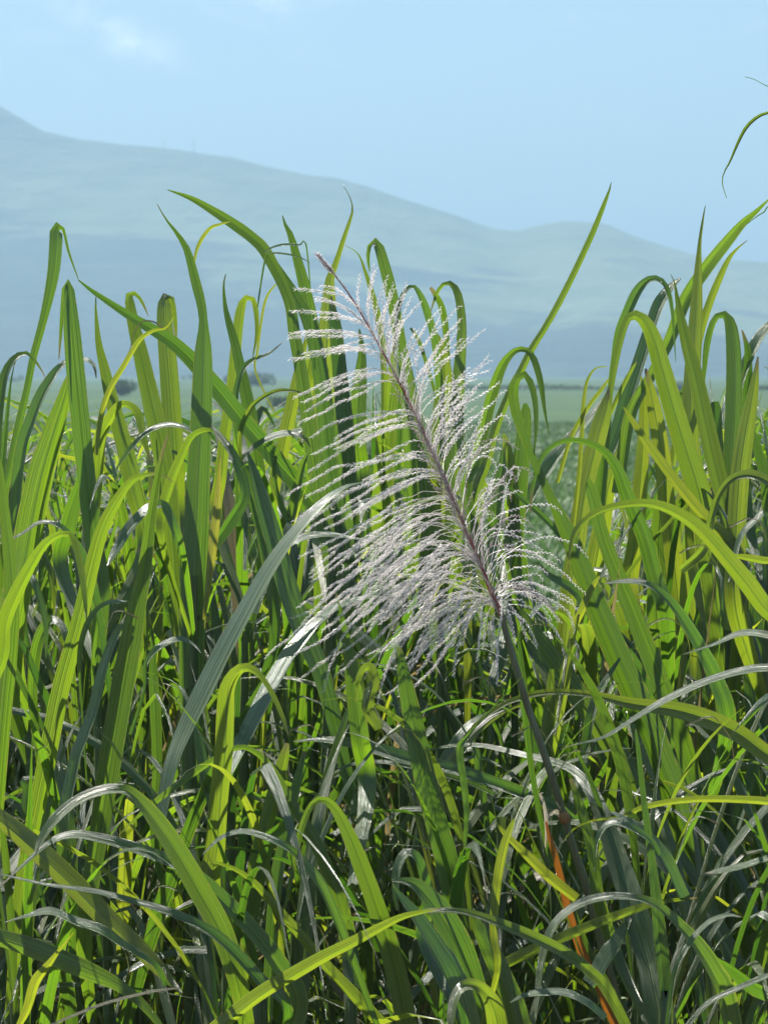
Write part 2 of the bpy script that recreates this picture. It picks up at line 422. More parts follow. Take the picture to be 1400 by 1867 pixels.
# young cane on the plain beyond the tall stand: one uncountable mass
def crop():
    n = 150000
    u = nrng.random(n)
    d = 13 * (170 / 13) ** (u ** 0.8)
    half = d * 0.165 + 2.0
    x = nrng.uniform(-1, 1, n) * half
    row = np.round(d / 1.4) * 1.4 + nrng.normal(0, 0.22, n)
    d = np.where(d < 110, row, d)
    keep = fbm(x / 3.5, d / 9, 21, 3) > -0.9
    x, d = x[keep], d[keep]; n = len(x)
    clump_h = (0.45 + 0.30 * (fbm(x / 5, d / 8, 4, 3) + 1)) * np.clip(1.25 - d / 150, .15, 1)
    Vs, Fs = [], []; base = 0
    for b in range(3):
        an = nrng.uniform(0, 2 * math.pi, n); L = clump_h * nrng.uniform(0.6, 1.15, n); w = (0.010 + 0.0006 * d) * nrng.uniform(0.7, 1.3, n)
        out = nrng.uniform(0.1, 0.55, n) * L
        ox, oy = np.cos(an) * out, np.sin(an) * out
        px, py = -np.sin(an) * w, np.cos(an) * w
        j1 = np.stack([x + nrng.normal(0, .1, n), d + nrng.normal(0, .1, n), np.zeros(n)], -1)
        m = j1 + np.stack([ox * 0.45, oy * 0.45, L * 0.75], -1)
        tip = j1 + np.stack([ox * 1.3, oy * 1.3, L * nrng.uniform(0.6, 1.05, n)], -1)
        P = np.stack([px, py, np.zeros(n)], -1)
        Vv = np.stack([j1 - P * 0.6, j1 + P * 0.6, m + P, m - P, tip], 1).reshape(-1, 3)
        k = np.arange(n)[:, None] * 5 + base
        Fs.append(np.concatenate([k + [0, 1, 2], k + [0, 2, 3], k + [3, 2, 4]], 0)); Vs.append(Vv); base += n * 5
    o = link('young_cane_field', new_mesh('young_cane_field', np.vstack(Vs), np.vstack(Fs), smooth=False, mat=M_CROP))
    o['kind'] = 'stuff'; o['label'] = 'low green crop spread across the plain behind the tall cane'; o['category'] = 'crop'
crop()

def bush(name, px, base_py, wpx, hpx, label, group, seed, trunk=True):
    """a bush or small tree far out on the plain, standing where its foot meets the ground"""
    r = np.random.default_rng(seed)
    d = 3.2 * FPX / (base_py - HORIZ) * 0.999
    x = (px - 700) / FPX * d
    w = wpx / FPX * d; hh = hpx / FPX * d
    e = empty(name, (x, d, 0), label, 'bush' if name != 'tree' else 'tree', group)
    nl = max(2, int(wpx / 9)); lobes = []
    for i in range(nl * 2):
        lobes.append((r.uniform(-0.42, 0.42) * w, r.uniform(-0.25, 0.25) * w, hh * r.uniform(0.3, 0.72), r.uniform(0.24, 0.36) * min(w, hh * 1.6)))
    V = []; F = []; n = 900
    for i in range(n):
        lx, ly, lz, lr = lobes[r.integers(len(lobes))]
        v = r.normal(size=3); v /= np.linalg.norm(v); rad = lr * r.uniform(0.55, 1.08)
        c = np.array([lx, ly, lz]) + v * rad * np.array([1.1, 1.1, 0.85]); c[2] = max(c[2], 0.05 * hh)
        a = unit(r.normal(size=3)); b = unit(np.cross(a, r.normal(size=3))); s = lr * r.uniform(0.12, 0.26)
        k = len(V); V += [c + a * s, c + b * s * 0.7, c - a * s, c - b * s * 0.7]; F.append([k, k + 1, k + 2, k + 3])
    link('crown', new_mesh('crown', np.array(V), np.array(F), smooth=False, mat=M_BUSH), e)
    tv, tf, tuv = tube(np.array([[0, 0, -0.1], [0.02 * w, 0, hh * 0.3], [0, 0, hh * 0.6]]), [0.05 * hh, 0.04 * hh, 0.02 * hh], 6)
    link('trunk', new_mesh('trunk', tv, tf, tuv, mat=M_BARK), e)
bush('bush', 222, 722, 44, 34, 'dark round bush on the far plain left of the tall yellow leaf', None, 1)
bush('bush', 470, 706, 60, 26, 'wide dark clump of bushes near the foot of the hills', None, 2)
bush('bush', 428, 700, 34, 16, 'small faint bush left of the wide clump below the hills', None, 3)
bush('bush', 505, 742, 60, 20, 'low dark scrub patch in the field left of the plume', None, 4)
bush('bush', 350, 694, 40, 11, 'thin low scrub line under the hills at left', None, 5)
bush('bush', 20, 696, 50, 12, 'faint scrub at the far left edge under the hills', None, 6)
bush('bush', 1225, 716, 34, 20, 'pale scrub on the plain behind the right hand leaves', None, 7)
bush('bush', 1185, 726, 26, 20, 'small bush low on the plain between right hand leaves', None, 9)
def hedge(x0, x1, base_py, hpx, label, seed):
    r = np.random.default_rng(seed)
    d = 3.2 * FPX / (base_py - HORIZ)
    a, b = (x0 - 700) / FPX * d, (x1 - 700) / FPX * d
    hh = hpx / FPX * d
    n = 2200
    x = r.uniform(a, b, n); prof = 0.7 + 0.3 * np.sin(x * 0.21 + seed) * np.sin(x * 0.057 + 2)
    c = np.stack([x - (a + b) / 2, r.normal(0, 1.2, n), r.uniform(0.05, 1, n) * hh * prof], -1)
    A = unit(r.normal(size=(n, 3))); B = unit(np.cross(A, r.normal(size=(n, 3)))); s = (hh * r.uniform(0.12, 0.3, n))[:, None] * 1.3
    V = np.stack([c + A * s, c + B * s * .7, c - A * s, c - B * s * .7], 1).reshape(-1, 3)
    F = np.arange(n)[:, None] * 4 + np.arange(4)
    o = link('hedge', new_mesh('hedge', V, F, smooth=False, mat=M_BUSH)); o.location = ((a + b) / 2, d, 0)
    o['label'] = label; o['category'] = 'hedge'
hedge(820, 1180, 710, 9, 'long low dark hedge line across the plain right of the plume', 11)
hedge(1340, 1640, 711, 10, 'dark hedge line at the far right edge of the plain', 12)

# masts on the skyline
def mast(px, hpx, wpx, label, seed):
    d = RD
    x = (px - 700) / FPX * d
    z0 = (HORIZ - np.interp(px, sky_px, sky_py)) / FPX * RD + 3.2 - 6
    hh = hpx / FPX * d + 6; w = wpx / FPX * d
    e = empty('radio_mast', (x, d, z0), label, 'mast')
    Vs, Fs = [], []; base = 0
    def bar(p, q, r_):
        nonlocal base
        v, f, _ = tube(np.array([p, (np.array(p) + np.array(q)) / 2, q]), r_, 4)
        Vs.append(v); Fs.append(f + base); base += len(v)
    for sx in (-1, 1):
        for sy_ in (-1, 1): bar((sx * w / 2, sy_ * w / 2, 0), (sx * w / 6, sy_ * w / 6, hh), w * 0.12)
    for k in range(6):
        z = hh * k / 6; z2 = hh * (k + 1) / 6; a = w / 2 * (1 - 0.66 * k / 6); b = w / 2 * (1 - 0.66 * (k + 1) / 6)
        bar((-a, -a, z), (b, -b, z2), w * 0.07); bar((a, a, z), (-b, b, z2), w * 0.07)
    link('lattice', new_mesh('lattice', np.vstack(Vs), np.vstack(Fs), mat=M_STEEL), e)
mast(301, 14, 2.5, 'left of two faint thin masts on the hill ridge', 1)
mast(356, 22, 2.5, 'right and taller of two faint thin masts on the ridge', 2)

# haze between the field and the hills
hz = NT('haze_air')
pv = hz.node('ShaderNodeVolumePrincipled')
pv.inputs['Color'].default_value = (0.345, 0.548, 0.715, 1)
pv.inputs['Density'].default_value = 0.00046
pv.inputs['Anisotropy'].default_value = 0.15
hz.l.new(pv.outputs[0], hz.out.inputs['Volume'])
x0, x1, y0, y1, z0, z1 = -6500, 6500, -2500, 16000, -4.0, 460
V = np.array([[x, y, z] for z in (z0, z1) for y in (y0, y1) for x in (x0, x1)])
F = np.array([[0, 2, 3, 1], [4, 5, 7, 6], [0, 1, 5, 4], [2, 6, 7, 3], [0, 4, 6, 2], [1, 3, 7, 5]])
hb = link('haze', new_mesh('haze', V, F, smooth=False, mat=hz.m)); hb['kind'] = 'stuff'; hb.display_type = 'WIRE'

# ------------------------------------------------------------------ cane plants
GRP = 'tall sugarcane plants standing in the field'
ALLP = []
class Plant:
    """one sugarcane plant: Empty at its foot, stalk and sheaths, leaves as parts"""
    def __init__(s, sx, lean, d, top_py, label, name='sugarcane_plant', cat='sugarcane plant', group=GRP):
        s.d = d; s.sx = sx; s.lean = lean
        top = at(sx + lean * (1867 - top_py) / 1000, top_py, d)
        low = at(sx, 1867, d)
        foot = np.array([low[0] - (top[0] - low[0]) * 0.5, d, 0.0])
        s.foot = foot; s.low = low; s.top = top
        s.e = empty(name, foot, label, cat, group); ALLP.append(s)
        s.stalk(np.array([foot, foot * [1, 1, 0] + (low - foot) * [0.45, 0, 0.45], low, top]))
    def stalk(s, pts):
        C, L = resample(pts, 40)
        r = np.linspace(0.0155, 0.0085, 40)
        nodes = (np.arange(40) % 4 == 0)
        r = r + nodes * 0.0022
        v, f, uv = tube(C, r, 7, s.foot)
        link('stalk', new_mesh('stalk', v, f, uv, mat=M_SHEATH), s.e)
    def axis(s, py):
        return s.sx + s.lean * (1867 - py) / 1000
    def leaf(s, spec, phi=(0, 0), dd=(0, 0), col=(0, 0, 0), n=34, fold=0.68, attach=True, mat=None, name='leaf'):
        P = [tuple(float(a) for a in q.split()) for q in spec.split(',')]
        if not attach and P[0][0] > 1405:        # comes in from beyond the frame: carry it back to its stalk
            x0, y0, w0_ = P[0]
            P = [(s.axis(y0 + 330), y0 + 330, w0_ * .7), (max(x0 + 25, s.axis(y0) - 35), y0 + 105, w0_)] + P
        if not attach and P[0][0] < -55:
            x0, y0, w0_ = P[0]
            P = [(-190, y0 + 330, w0_ * .7), (x0 - 45, y0 + 40, w0_)] + P
        k = len(P)
        t = np.linspace(0, 1, k)
        d = s.d + dd[0] + (dd[1] - dd[0]) * t
        xy = np.array(P)
        W3 = at(xy[:, 0], xy[:, 1], d)
        tt = unit(np.gradient(xy[:, :2], axis=0)) if k > 2 else np.array([[0, 1.0]] * k)
        cu = np.abs(tt[:, 1])                       # widths were read across: thin the slanting stretches
        wf = np.interp(cu, [0, .7, 1], [.88, .78, .97])
        if phi[1] >= 50 and col[2] > .5: wf = wf * .86
        rows = np.c_[W3, xy[:, 2] * wf * 0.95 * d / FPX]
        if attach:
            by = min(xy[0, 1] + 170, 2300)
            a = at(s.axis(by), by, s.d)
            if abs(s.axis(by) - xy[0, 0]) > 95:      # blade leaves the frame of view behind its neighbours: run on straight
                t0 = unit(rows[0, :3] - rows[1, :3]); t0[2] = -abs(t0[2]) - 0.5
                a = rows[0, :3] + unit(t0) * 0.28
            if a[2] < 0.3: a[2] = 0.3
            rows = np.vstack([np.r_[a, rows[0, 3] * 0.55], rows])
        n = int(n * 1.4)
        C, L = resample(rows, n)
        hw = np.maximum(C[:, 3], 0.0012) / 2; C = C[:, :3]
        T = unit(np.gradient(C, axis=0))
        Vw = unit(C - CAM)
        S = unit(np.cross(T, Vw))
        sg = 1.0 if C[-1, 0] >= C[0, 0] else -1.0
        S = S * sg
        ph = np.radians(np.linspace(phi[0], phi[1], n))[:, None]
        N = -Vw * np.cos(ph) + S * np.sin(ph)
        N = unit(N - T * np.sum(N * T, -1, keepdims=True))
        W = np.cross(T, N)
        c = np.maximum(np.abs(np.cos(ph[:, 0])), 0.3)
        hw = np.minimum(hw / c, np.maximum(hw, 0.040))
        up = 1.0 if (phi[0] + phi[1]) >= 0 else -1.0
        seed = rng.randrange(10 ** 6)
        v, f, uv = blade(C, W, N * up, hw, fold, s.foot, seed)
        j = lambda a: min(1, max(0, a + rng.uniform(-0.05, 0.05)))
        dk = min(1, max(0, rng.gauss(0.22, 0.2) + 0.25 * col[2] - 0.3 * col[0]))
        return link(name, new_mesh(name, v, f, uv, mat=mat or M_LEAF), s.e, (j(col[0]), max(0, col[1]), j(col[2]), dk))

# ---- filler leaves: free standing arcs in space
def arc_leaf(base, az, L, w, th0, bend, pw, twist, n, seed, kink=None):
    s = np.linspace(0, 1, n)
    th = th0 + bend * s ** pw
    if kink: th = th + kink[1] / (1 + np.exp(-(s - kink[0]) * 40))
    ds = L / (n - 1)
    hx_, hz_ = np.sin(th) * ds, np.cos(th) * ds
    X_ = np.r_[0, np.cumsum(hx_[:-1])]; Z_ = np.r_[0, np.cumsum(hz_[:-1])]
    ca, sa = math.cos(az), math.sin(az)
    C = np.stack([X_ * ca, X_ * sa, Z_], -1) + base
    T = np.stack([np.sin(th) * ca, np.sin(th) * sa, np.cos(th)], -1)
    W0 = np.broadcast_to(np.array([-sa, ca, 0.0]), T.shape)
    N0 = np.cross(W0, T)           # upper (inner) side
    tw = twist * s + 0.12 * np.sin(s * 5 + seed)
    W = W0 * np.cos(tw)[:, None] + N0 * np.sin(tw)[:, None]
    N = np.cross(W, T)
    prof = np.interp(s, [0, 0.08, 0.3, 0.55, 0.8, 0.92, 1], [0.45, 0.62, 0.95, 1.0, 0.55, 0.18, 0.03])
    return C, W, N * -1 if False else N, prof * w / 2

prof_x = [-900, -200, 0, 60, 140, 220, 300, 380, 470, 540, 600, 700, 780, 860, 920, 960, 1010, 1060, 1110, 1180, 1240, 1300, 1400, 1700, 2300]
prof_y = [760, 730, 700, 740, 740, 725, 740, 730, 740, 690, 640, 720, 760, 820, 920, 1060, 1120, 1040, 900, 790, 720, 690, 660, 680, 720]

def filler(x, d, label, seed, low_lim=None):
    r = random.Random(seed)
    px = x / d * FPX + 700
    lim = float(np.interp(px, prof_x, prof_y)) + r.uniform(0, 90)
    cap = low_lim or 0
    lim = max(lim, cap)
    ztop = 3.2 - (lim - HORIZ) / FPX * d           # height its leaves may reach
    lean = r.uniform(-0.12, 0.08)
    zs = min(2.55, ztop - r.uniform(0.22, 0.62))
    foot = np.array([x - lean * 0.7, d + r.uniform(-.05, .05), 0.0])
    top = np.array([x + lean * 0.3, d, zs])
    e = empty('sugarcane_plant', foot, label, 'sugarcane plant', GRP)
    C, _ = resample(np.array([foot, foot * .5 + top * .5 + [lean * .1, 0, 0], top]), 22)
    rr = np.linspace(0.016, 0.008, 22) + (np.arange(22) % 3 == 0) * 0.002
    v, f, uv = tube(C, rr, 6, foot)
    link('stalk', new_mesh('stalk', v, f, uv, mat=M_SHEATH), e)
    nl = r.randint(17, 23)
    plane = r.uniform(0, math.pi)
    for i in range(nl):
        q = i / (nl - 1)
        b = foot + (top - foot) * (0.45 + 0.53 * q)
        az = plane + (math.pi if i % 2 else 0) + r.uniform(-0.6, 0.6)
        L = r.uniform(0.80, 1.40) * (1 - 0.25 * max(0, q - 0.75) * 4 * 0.4)
        w = r.choice((r.uniform(0.007, 0.016), r.uniform(0.013, 0.026), r.uniform(0.020, 0.035)))
        th0 = R(r.uniform(8, 30) * (1.5 - 1.0 * q))
        bend = R(r.uniform(45, 160) * (1.25 - 0.5 * q)); pw = r.uniform(1.3, 2.4)
        if r.random() < 0.36: bend = R(r.uniform(8, 35))
        tw = r.uniform(-1.4, 1.4)
        kink = (r.uniform(.45, .8), R(r.uniform(40, 110))) if r.random() < 0.25 else None
        ok = False
        for tr_ in range(6):
            C, W, N, hw = arc_leaf(b, az, L, w, th0, bend, pw, tw, 17, seed + i, kink)
            qx, qy = to_px(C)
            m = np.maximum(np.interp(qx, prof_x, prof_y), cap - 60)
            sx_ = np.interp(qy, [1080, 1120, 1290, 1490, 1690, 1867], [895, 914, 962, 1028, 1088, 1135])
            if d < 5.9 and np.any((np.abs(qx - sx_) < 30) & (qy > 1080) & (qy < 1790) & (C[:, 1] < 5.3)): break
            if d < 5.95 and 740 < qx[-1] < 850 and qy.min() < 1300: break
            if np.all(qy > m - 10) and C[:, 2].min() > 0.05: ok = True; break
            L *= 0.82; bend *= 1.1
        if not ok: continue
        v, f, uv = blade(C, W, N, hw, r.uniform(0.2, 0.65), foot, seed * 31 + i)
        low = q < 0.3
        col = (r.random() ** 3 * 0.8, 1.0 if (low and r.random() < 0.10) or r.random() < 0.01 else 0.0, r.random() * 0.7, min(1, r.random() ** 1.2 * 1.2))
        link('leaf', new_mesh('leaf', v, f, uv, mat=M_LEAF), e, col)

# ------------------------------------------------------------------ plants traced one by one
# colour triple: yellowing, dryness, waxy blue bloom with silver sheen painted in
G, Y, B_, YY = (0.10, 0, 0.25), (0.26, 0, 0), (0.0, 0, 0.9), (0.65, 0, 0)

p = Plant(-190, 0, 5.0, 1300, 'sugarcane plant at left edge with a broad leaf slanting across the bottom left corner')
p.leaf('-90 1440 30,0 1495 42,65 1550 54,130 1610 56,190 1672 52,250 1727 44,300 1778 28,332 1812 6', (-18, -25), (-.2, -.45), (.5, 0, 0), attach=False)  # strong yellowing paints this shaded blade as sunlit
p.leaf('-70 1690 34,0 1712 40,50 1728 46,100 1748 46,160 1772 44,215 1797 30,260 1832 24,300 1880 12', (-15, -30), (-.1, -.3), G, attach=False)
p.leaf('-30 1300 22,5 1200 30,10 1140 30,28 1090 29,55 1037 26,85 990 21,120 972 14,136 990 14,148 1040 14,156 1100 8,158 1130 2', (-25, -30), (0, -.1), Y)
p.leaf('-25 1010 22,-8 850 22,-2 760 20,8 690 18,26 655 16,50 644 9,72 668 5,84 690 1', (-10, 35), (0, .1), G)
p.leaf('-10 1500 36,5 1300 38,15 1200 38,22 1080 30,12 960 22,0 850 12,-10 760 3', (-10, 5), (.1, .1), G)
p.leaf('-20 900 14,0 880 16,20 700 4,34 645 1', (0, 0), (.2, .3), B_, attach=False)

p = Plant(60, -10, 5.9, 1200, 'sugarcane plant at far left whose tallest leaf folds over square at its tip')
p.leaf('8 930 22,20 850 16,35 775 16,50 710 14,62 650 15,82 575 17,98 500 24,103 440 26,104 416 24,112 412 12,118 425 6,126 460 5,143 508 2', (-8, -8), (0, .1), (.1, 0, .2), n=44)
p.leaf('20 1010 34,30 930 26,42 820 26,58 770 27,75 725 27,95 690 22,112 668 17,138 655 14,162 658 13,172 668 8,176 690 2', (35, 50), (0, -.1), B_)
p.leaf('20 1180 56,50 1000 58,64 920 56,80 850 52,98 790 42,115 735 30,128 690 18,136 670 5', (-6, -12), (-.1, -.12), (.18, 0, .1))
p.leaf('0 1220 40,-5 1120 34,-2 1000 20,20 992 4,40 975 7', (0, 10), (0, 0), G)

p = Plant(200, -40, 5.7, 1250, 'sugarcane plant with a broad dark blunt-topped leaf standing upright between lighter ones')
p.leaf('182 1080 38,170 990 37,155 850 36,142 725 37,133 625 35,128 560 27,126 522 18,121 516 13,116 540 8,112 600 7,108 655 2', (12, 5), (0, .05), (.0, 0, .35), n=40)
p.leaf('262 1010 32,245 900 36,228 820 34,205 735 28,190 670 20,180 625 13,175 560 4,177 530 1', (-12, -12), (.1, .1), Y)
p.leaf('312 950 36,300 850 38,284 770 38,268 700 35,255 640 30,243 590 24,236 548 18,238 534 14,250 537 9,262 555 6,271 577 1', (-8, 20), (.15, .2), (.3, 0, .1), n=40)
p.leaf('176 830 8,185 760 11,200 712 12,228 664 12,255 620 11,280 603 8,302 598 5,318 578 2', (-10, -10), (-.1, -.1), YY, attach=False)
p.leaf('178 900 22,185 800 26,200 765 22,222 737 16,250 752 18,262 800 14,275 840 3', (-30, -25), (.05, 0), Y)
p.leaf('110 1040 30,122 960 34,140 900 28,158 850 10,166 820 2', (20, 30), (.2, .2), B_)
p.leaf('160 1060 22,172 1000 20,190 950 14,152 900 3', (50, 50), (.1, .1), B_)

p = Plant(170, 10, 5.15, 1780, 'sugarcane plant at left with a long bright arching leaf beside a folded two-toned upright blade')
p.leaf('40 1660 34,60 1530 36,85 1400 36,115 1250 36,145 1140 33,170 1030 29,188 965 26,210 920 23,240 877 17,275 864 8,300 868 4,318 880 1', (-14, -20), (0, -.1), (.25, 0, 0), n=40)
p.leaf('155 1700 34,185 1500 40,200 1400 46,225 1250 46,240 1170 44,252 1100 36,264 1040 28,272 975 22,283 900 16,296 830 9,306 793 2', (4, 10), (-.1, -.15), (.12, 0, .2), n=44, fold=0.55)
p.leaf('120 1560 24,140 1400 28,155 1350 27,175 1290 24,190 1225 22,208 1170 20,228 1128 7,232 1118 2', (55, 60), (-.1, -.1), B_)
p.leaf('160 1430 4,150 1275 5,147 1205 11,157 1150 14,178 1113 16,202 1099 13,232 1097 3', (45, 60), (0, -.1), B_, attach=False)
p.leaf('240 1340 10,264 1260 7,268 1210 12,290 1182 17,325 1166 15,352 1175 7,366 1190 2', (35, 50), (-.2, -.25), B_, attach=False)

p = Plant(90, -15, 5.3, 1750, 'low sugarcane plant at left with small curled bluish leaf tips')
p.leaf('5 1160 16,18 1120 18,24 1075 20,38 1052 20,56 1052 16,74 1098 14,84 1150 9,84 1200 2', (35, 45), (0, -.1), B_)
p.leaf('62 1300 18,64 1215 22,74 1163 24,92 1133 22,112 1140 17,122 1170 13,124 1200 3', (-15, 35), (0, -.1), G)
p.leaf('182 1140 16,166 1060 20,150 1015 20,134 985 17,110 960 14,75 952 10,40 974 7,0 992 3', (45, 50), (0, -.1), B_)
p.leaf('90 1320 26,70 1250 20,40 1180 20,10 1160 12,-5 1155 4', (50, 55), (0, -.2), B_)
p.leaf('50 1500 16,52 1440 20,45 1420 12,100 1420 2', (40, 50), (0, 0), B_)

p = Plant(345, 12, 5.75, 1050, 'tallest plant of the left half with a broad upright blade and thin curved tip')
p.leaf('352 1450 46,350 1350 50,349 1200 50,352 1050 56,358 950 50,362 850 46,367 750 42,370 650 36,371 590 18,367 555 19,357 515 20,342 458 15,324 427 9,303 400 4,287 372 1.5', (-6, -14), (0, .05), (.08, 0, .25), n=48, fold=0.42)
p.leaf('322 960 36,318 850 38,312 750 38,305 650 36,299 580 30,300 548 24,307 539 18,314 548 13,320 590 9,322 630 2', (-12, -14), (.25, .3), (.3, 0, 0), n=40, fold=.62)
p.leaf('640 1030 34,600 955 38,560 905 42,520 860 42,480 812 42,440 765 42,400 715 42,350 658 38,315 625 33,280 602 27,240 578 21,200 552 15,165 528 9,143 510 3', (16, 8), (.15, .05), (0, 0, .35), attach=False, n=44, fold=.62)
p.leaf('372 1130 6,380 1070 13,388 1000 18,396 930 16,400 870 8,402 830 2', (0, -10), (-.1, -.1), (1, .3, 0), attach=False)
p.leaf('300 1000 14,296 940 18,312 880 20,330 835 18,350 796 14,378 783 10,392 790 2', (-25, -25), (-.2, -.25), (.3, 0, 0))
p.leaf('212 860 4,225 838 8,245 812 12,268 790 13,300 776 14,330 778 11,356 792 3', (50, 50), (-.1, -.1), B_, attach=False)
p.leaf('330 1010 18,300 925 20,280 925 22,262 935 22,235 965 24,212 1003 18,196 1032 4', (50, 30), (-.2, -.3), B_)
p.leaf('385 1000 22,420 950 26,445 900 22,430 840 19,405 800 14,388 778 4', (20, 30), (0, .1), (0, 0, .4), attach=False)
p.leaf('285 1560 14,287 1400 20,284 1300 22,280 1230 18,278 1150 6', (0, 0), (0, 0), G)

p = Plant(440, 10, 5.95, 1150, 'sugarcane plant left of the plume with a pale withered leaf tip pointing straight up')
p.leaf('486 1000 32,472 880 32,458 770 28,448 715 25,438 670 21,428 625 18,418 590 14,411 560 9,408 520 4,412 500 2', (-4, 8), (0, .1), (0, 0, .3), n=36)
p.leaf('398 950 24,404 870 24,412 790 23,422 720 22,430 650 22,436 590 20,442 556 17,451 542 13,461 546 11,467 570 10,468 610 7,461 652 2', (-12, -25), (.15, .2), (.35, 0, 0), n=40)
p.leaf('440 960 14,434 800 14,430 740 14,434 700 12,444 672 12,462 656 9,490 645 6,515 625 2', (30, 40), (0, 0), B_, attach=False)
p.leaf('440 900 12,437 800 10,455 748 11,480 724 9,510 712 8,540 714 5,562 720 2', (-20, 40), (-.1, -.1), (.4, 0, 0), attach=False)
p.leaf('505 760 3,467 680 4,470 640 5,476 590 5,485 545 5,500 522 4,512 514 2', (-10, -10), (0, 0), YY, attach=False)
p.leaf('505 1160 22,480 960 26,444 850 18,448 832 13,468 812 13,500 796 14,530 790 13,556 800 8,566 815 2', (40, 45), (-.1, -.1), B_)
p.leaf('455 870 14,470 820 18,466 780 18,480 745 12,500 775 4', (40, 40), (.1, .1), B_)

p = Plant(580, 30, 5.85, 1000, 'sugarcane plant behind the plume top with a long leaf arching over to the upper left')
p.leaf('610 1080 34,592 960 34,575 850 33,556 725 28,546 660 25,537 610 24,530 560 22,518 525 22,504 495 24,482 455 27,462 435 27,440 418 27,415 401 24,390 385 20,350 362 12,306 346 2', (14, -6), (0, .1), (.1, 0, .25), n=52)
p.leaf('612 960 34,600 850 34,586 700 32,572 620 30,560 580 28,545 550 24,528 522 20,512 497 16,500 478 12,488 460 6', (10, 15), (.05, .1), (0, 0, .4))
p.leaf('630 1000 34,612 860 30,598 760 30,584 680 29,566 580 27,553 515 23,541 470 18,530 430 13,521 412 7,515 393 2', (-10, -10), (.12, .15), (.1, 0, .2))
p.leaf('585 930 44,590 800 46,592 700 42,596 620 36,600 560 30,602 510 18,612 482 12,628 432 9,640 396 6,643 378 3,636 355 1.5,625 338 1', (-14, -14), (.25, .35), (.45, 0, 0), n=44, fold=.62)
p.leaf('640 1020 36,636 900 36,630 780 34,622 700 30,612 600 26,606 560 12,604 540 3', (10, 5), (.2, .25), G)
p.leaf('500 900 24,510 850 28,524 780 28,537 722 25,546 672 18,556 630 10,566 590 3', (-12, -12), (.3, .35), (.4, 0, 0))
p.leaf('575 690 2,560 460 3,545 448 4,520 446 5,495 452 4,482 462 1.5', (30, 40), (0, 0), B_, attach=False)
p.leaf('470 560 3,485 470 4,500 462 4,525 464 4,548 470 3,566 480 1', (30, 40), (0, 0), B_, attach=False)
p.leaf('352 520 3,356 470 5,366 440 8,384 416 8,405 408 5,420 404 2', (-20, -10), (0, 0), YY, attach=False)
p.leaf('560 830 8,552 850 12,540 900 18,528 950 18,505 900 10,500 850 8,510 810 4', (20, 20), (0, 0), G, attach=False)
p.leaf('655 900 40,650 800 36,656 700 28,660 640 14,655 600 3', (0, 0), (.35, .4), G)
p.leaf('560 760 26,560 690 28,570 640 20,590 610 8', (0, 0), (.4, .4), (.35, 0, 0))

p = Plant(735, 0, 6.15, 1050, 'sugarcane plant right behind the plume with a leaf folded over at the top')
p.leaf('752 950 30,748 820 30,738 700 28,728 630 26,718 563 24,708 515 24,698 477 22,690 450 20,682 440 16,674 448 9,671 470 7,674 495 2', (18, 20), (0, .05), (.1, 0, .35), n=36)
p.leaf('700 800 12,698 640 12,688 575 13,678 535 11,664 490 6,652 462 3,630 448 1', (-10, -10), (.1, .1), (.3, 0, 0), attach=False)
p.leaf('700 1000 40,698 900 42,706 780 38,716 690 26,720 640 12,722 610 3', (-5, 5), (.2, .2), (.2, 0, 0))
p.leaf('760 1000 40,770 900 40,760 780 30,750 700 16,745 650 3', (10, 5), (.2, .2), B_)
p.leaf('725 900 12,728 800 12,732 700 10,736 620 3', (0, 0), (.1, .1), B_)

p = Plant(800, 5, 6.1, 1050, 'sugarcane plant behind the right side of the plume with three hooked leaf tops')
p.leaf('828 960 38,826 850 36,830 780 32,835 700 26,841 620 20,841 575 17,834 535 16,822 517 13,808 518 9,796 535 7,785 568 2', (-6, 0), (0, .1), (.15, 0, .2), n=36)
p.leaf('790 960 44,800 850 46,806 770 44,810 700 36,806 640 18,798 610 4', (-12, -8), (.1, .1), (.35, 0, 0))
p.leaf('850 860 24,820 700 12,812 600 13,805 560 13,792 535 11,784 524 6', (-4, 4), (.15, .1), G, attach=False)
p.leaf('806 840 16,798 700 15,790 620 16,778 575 16,768 545 13,755 524 10,742 528 10,728 560 10,720 620 6,718 650 2', (35, 45), (.1, .05), B_, attach=False)
p.leaf('800 740 6,770 640 8,758 612 8,748 598 5', (-10, -10), (0, 0), G, attach=False)
p.leaf('770 1060 34,780 960 36,770 860 24,762 800 6', (10, 10), (0, 0), G)

p = Plant(890, 10, 5.8, 1250, 'sugarcane plant with one long narrow leaf reaching far up to the right against the sky')
p.leaf('862 960 24,872 880 22,884 850 21,902 785 18,925 725 16,950 675 16,970 635 15,995 595 14,1020 550 14,1050 490 13,1080 425 12,1100 375 9,1111 345 4,1114 332 1', (10, -15), (0, .1), (.25, 0, .1), n=44)
p.leaf('850 900 26,868 840 24,880 790 23,897 720 23,915 668 20,935 642 15,952 636 12,966 643 13,976 662 14,986 700 12,993 750 6,1001 795 1', (25, -20), (0, -.1), (.1, 0, .4), n=40)
p.leaf('945 1080 34,940 980 34,945 900 34,952 820 32,958 755 22,957 735 6', (0, -5), (.2, .2), G)
p.leaf('930 980 24,935 900 24,925 820 18,918 790 4', (5, 5), (.2, .2), (.4, 0, 0))
p.leaf('1035 1005 8,1015 970 14,985 938 15,955 912 14,928 890 8,920 880 2', (15, 15), (.1, .1), B_, attach=False)
p.leaf('900 1000 20,905 930 24,915 860 20,918 820 8', (40, 40), (.1, .1), B_)

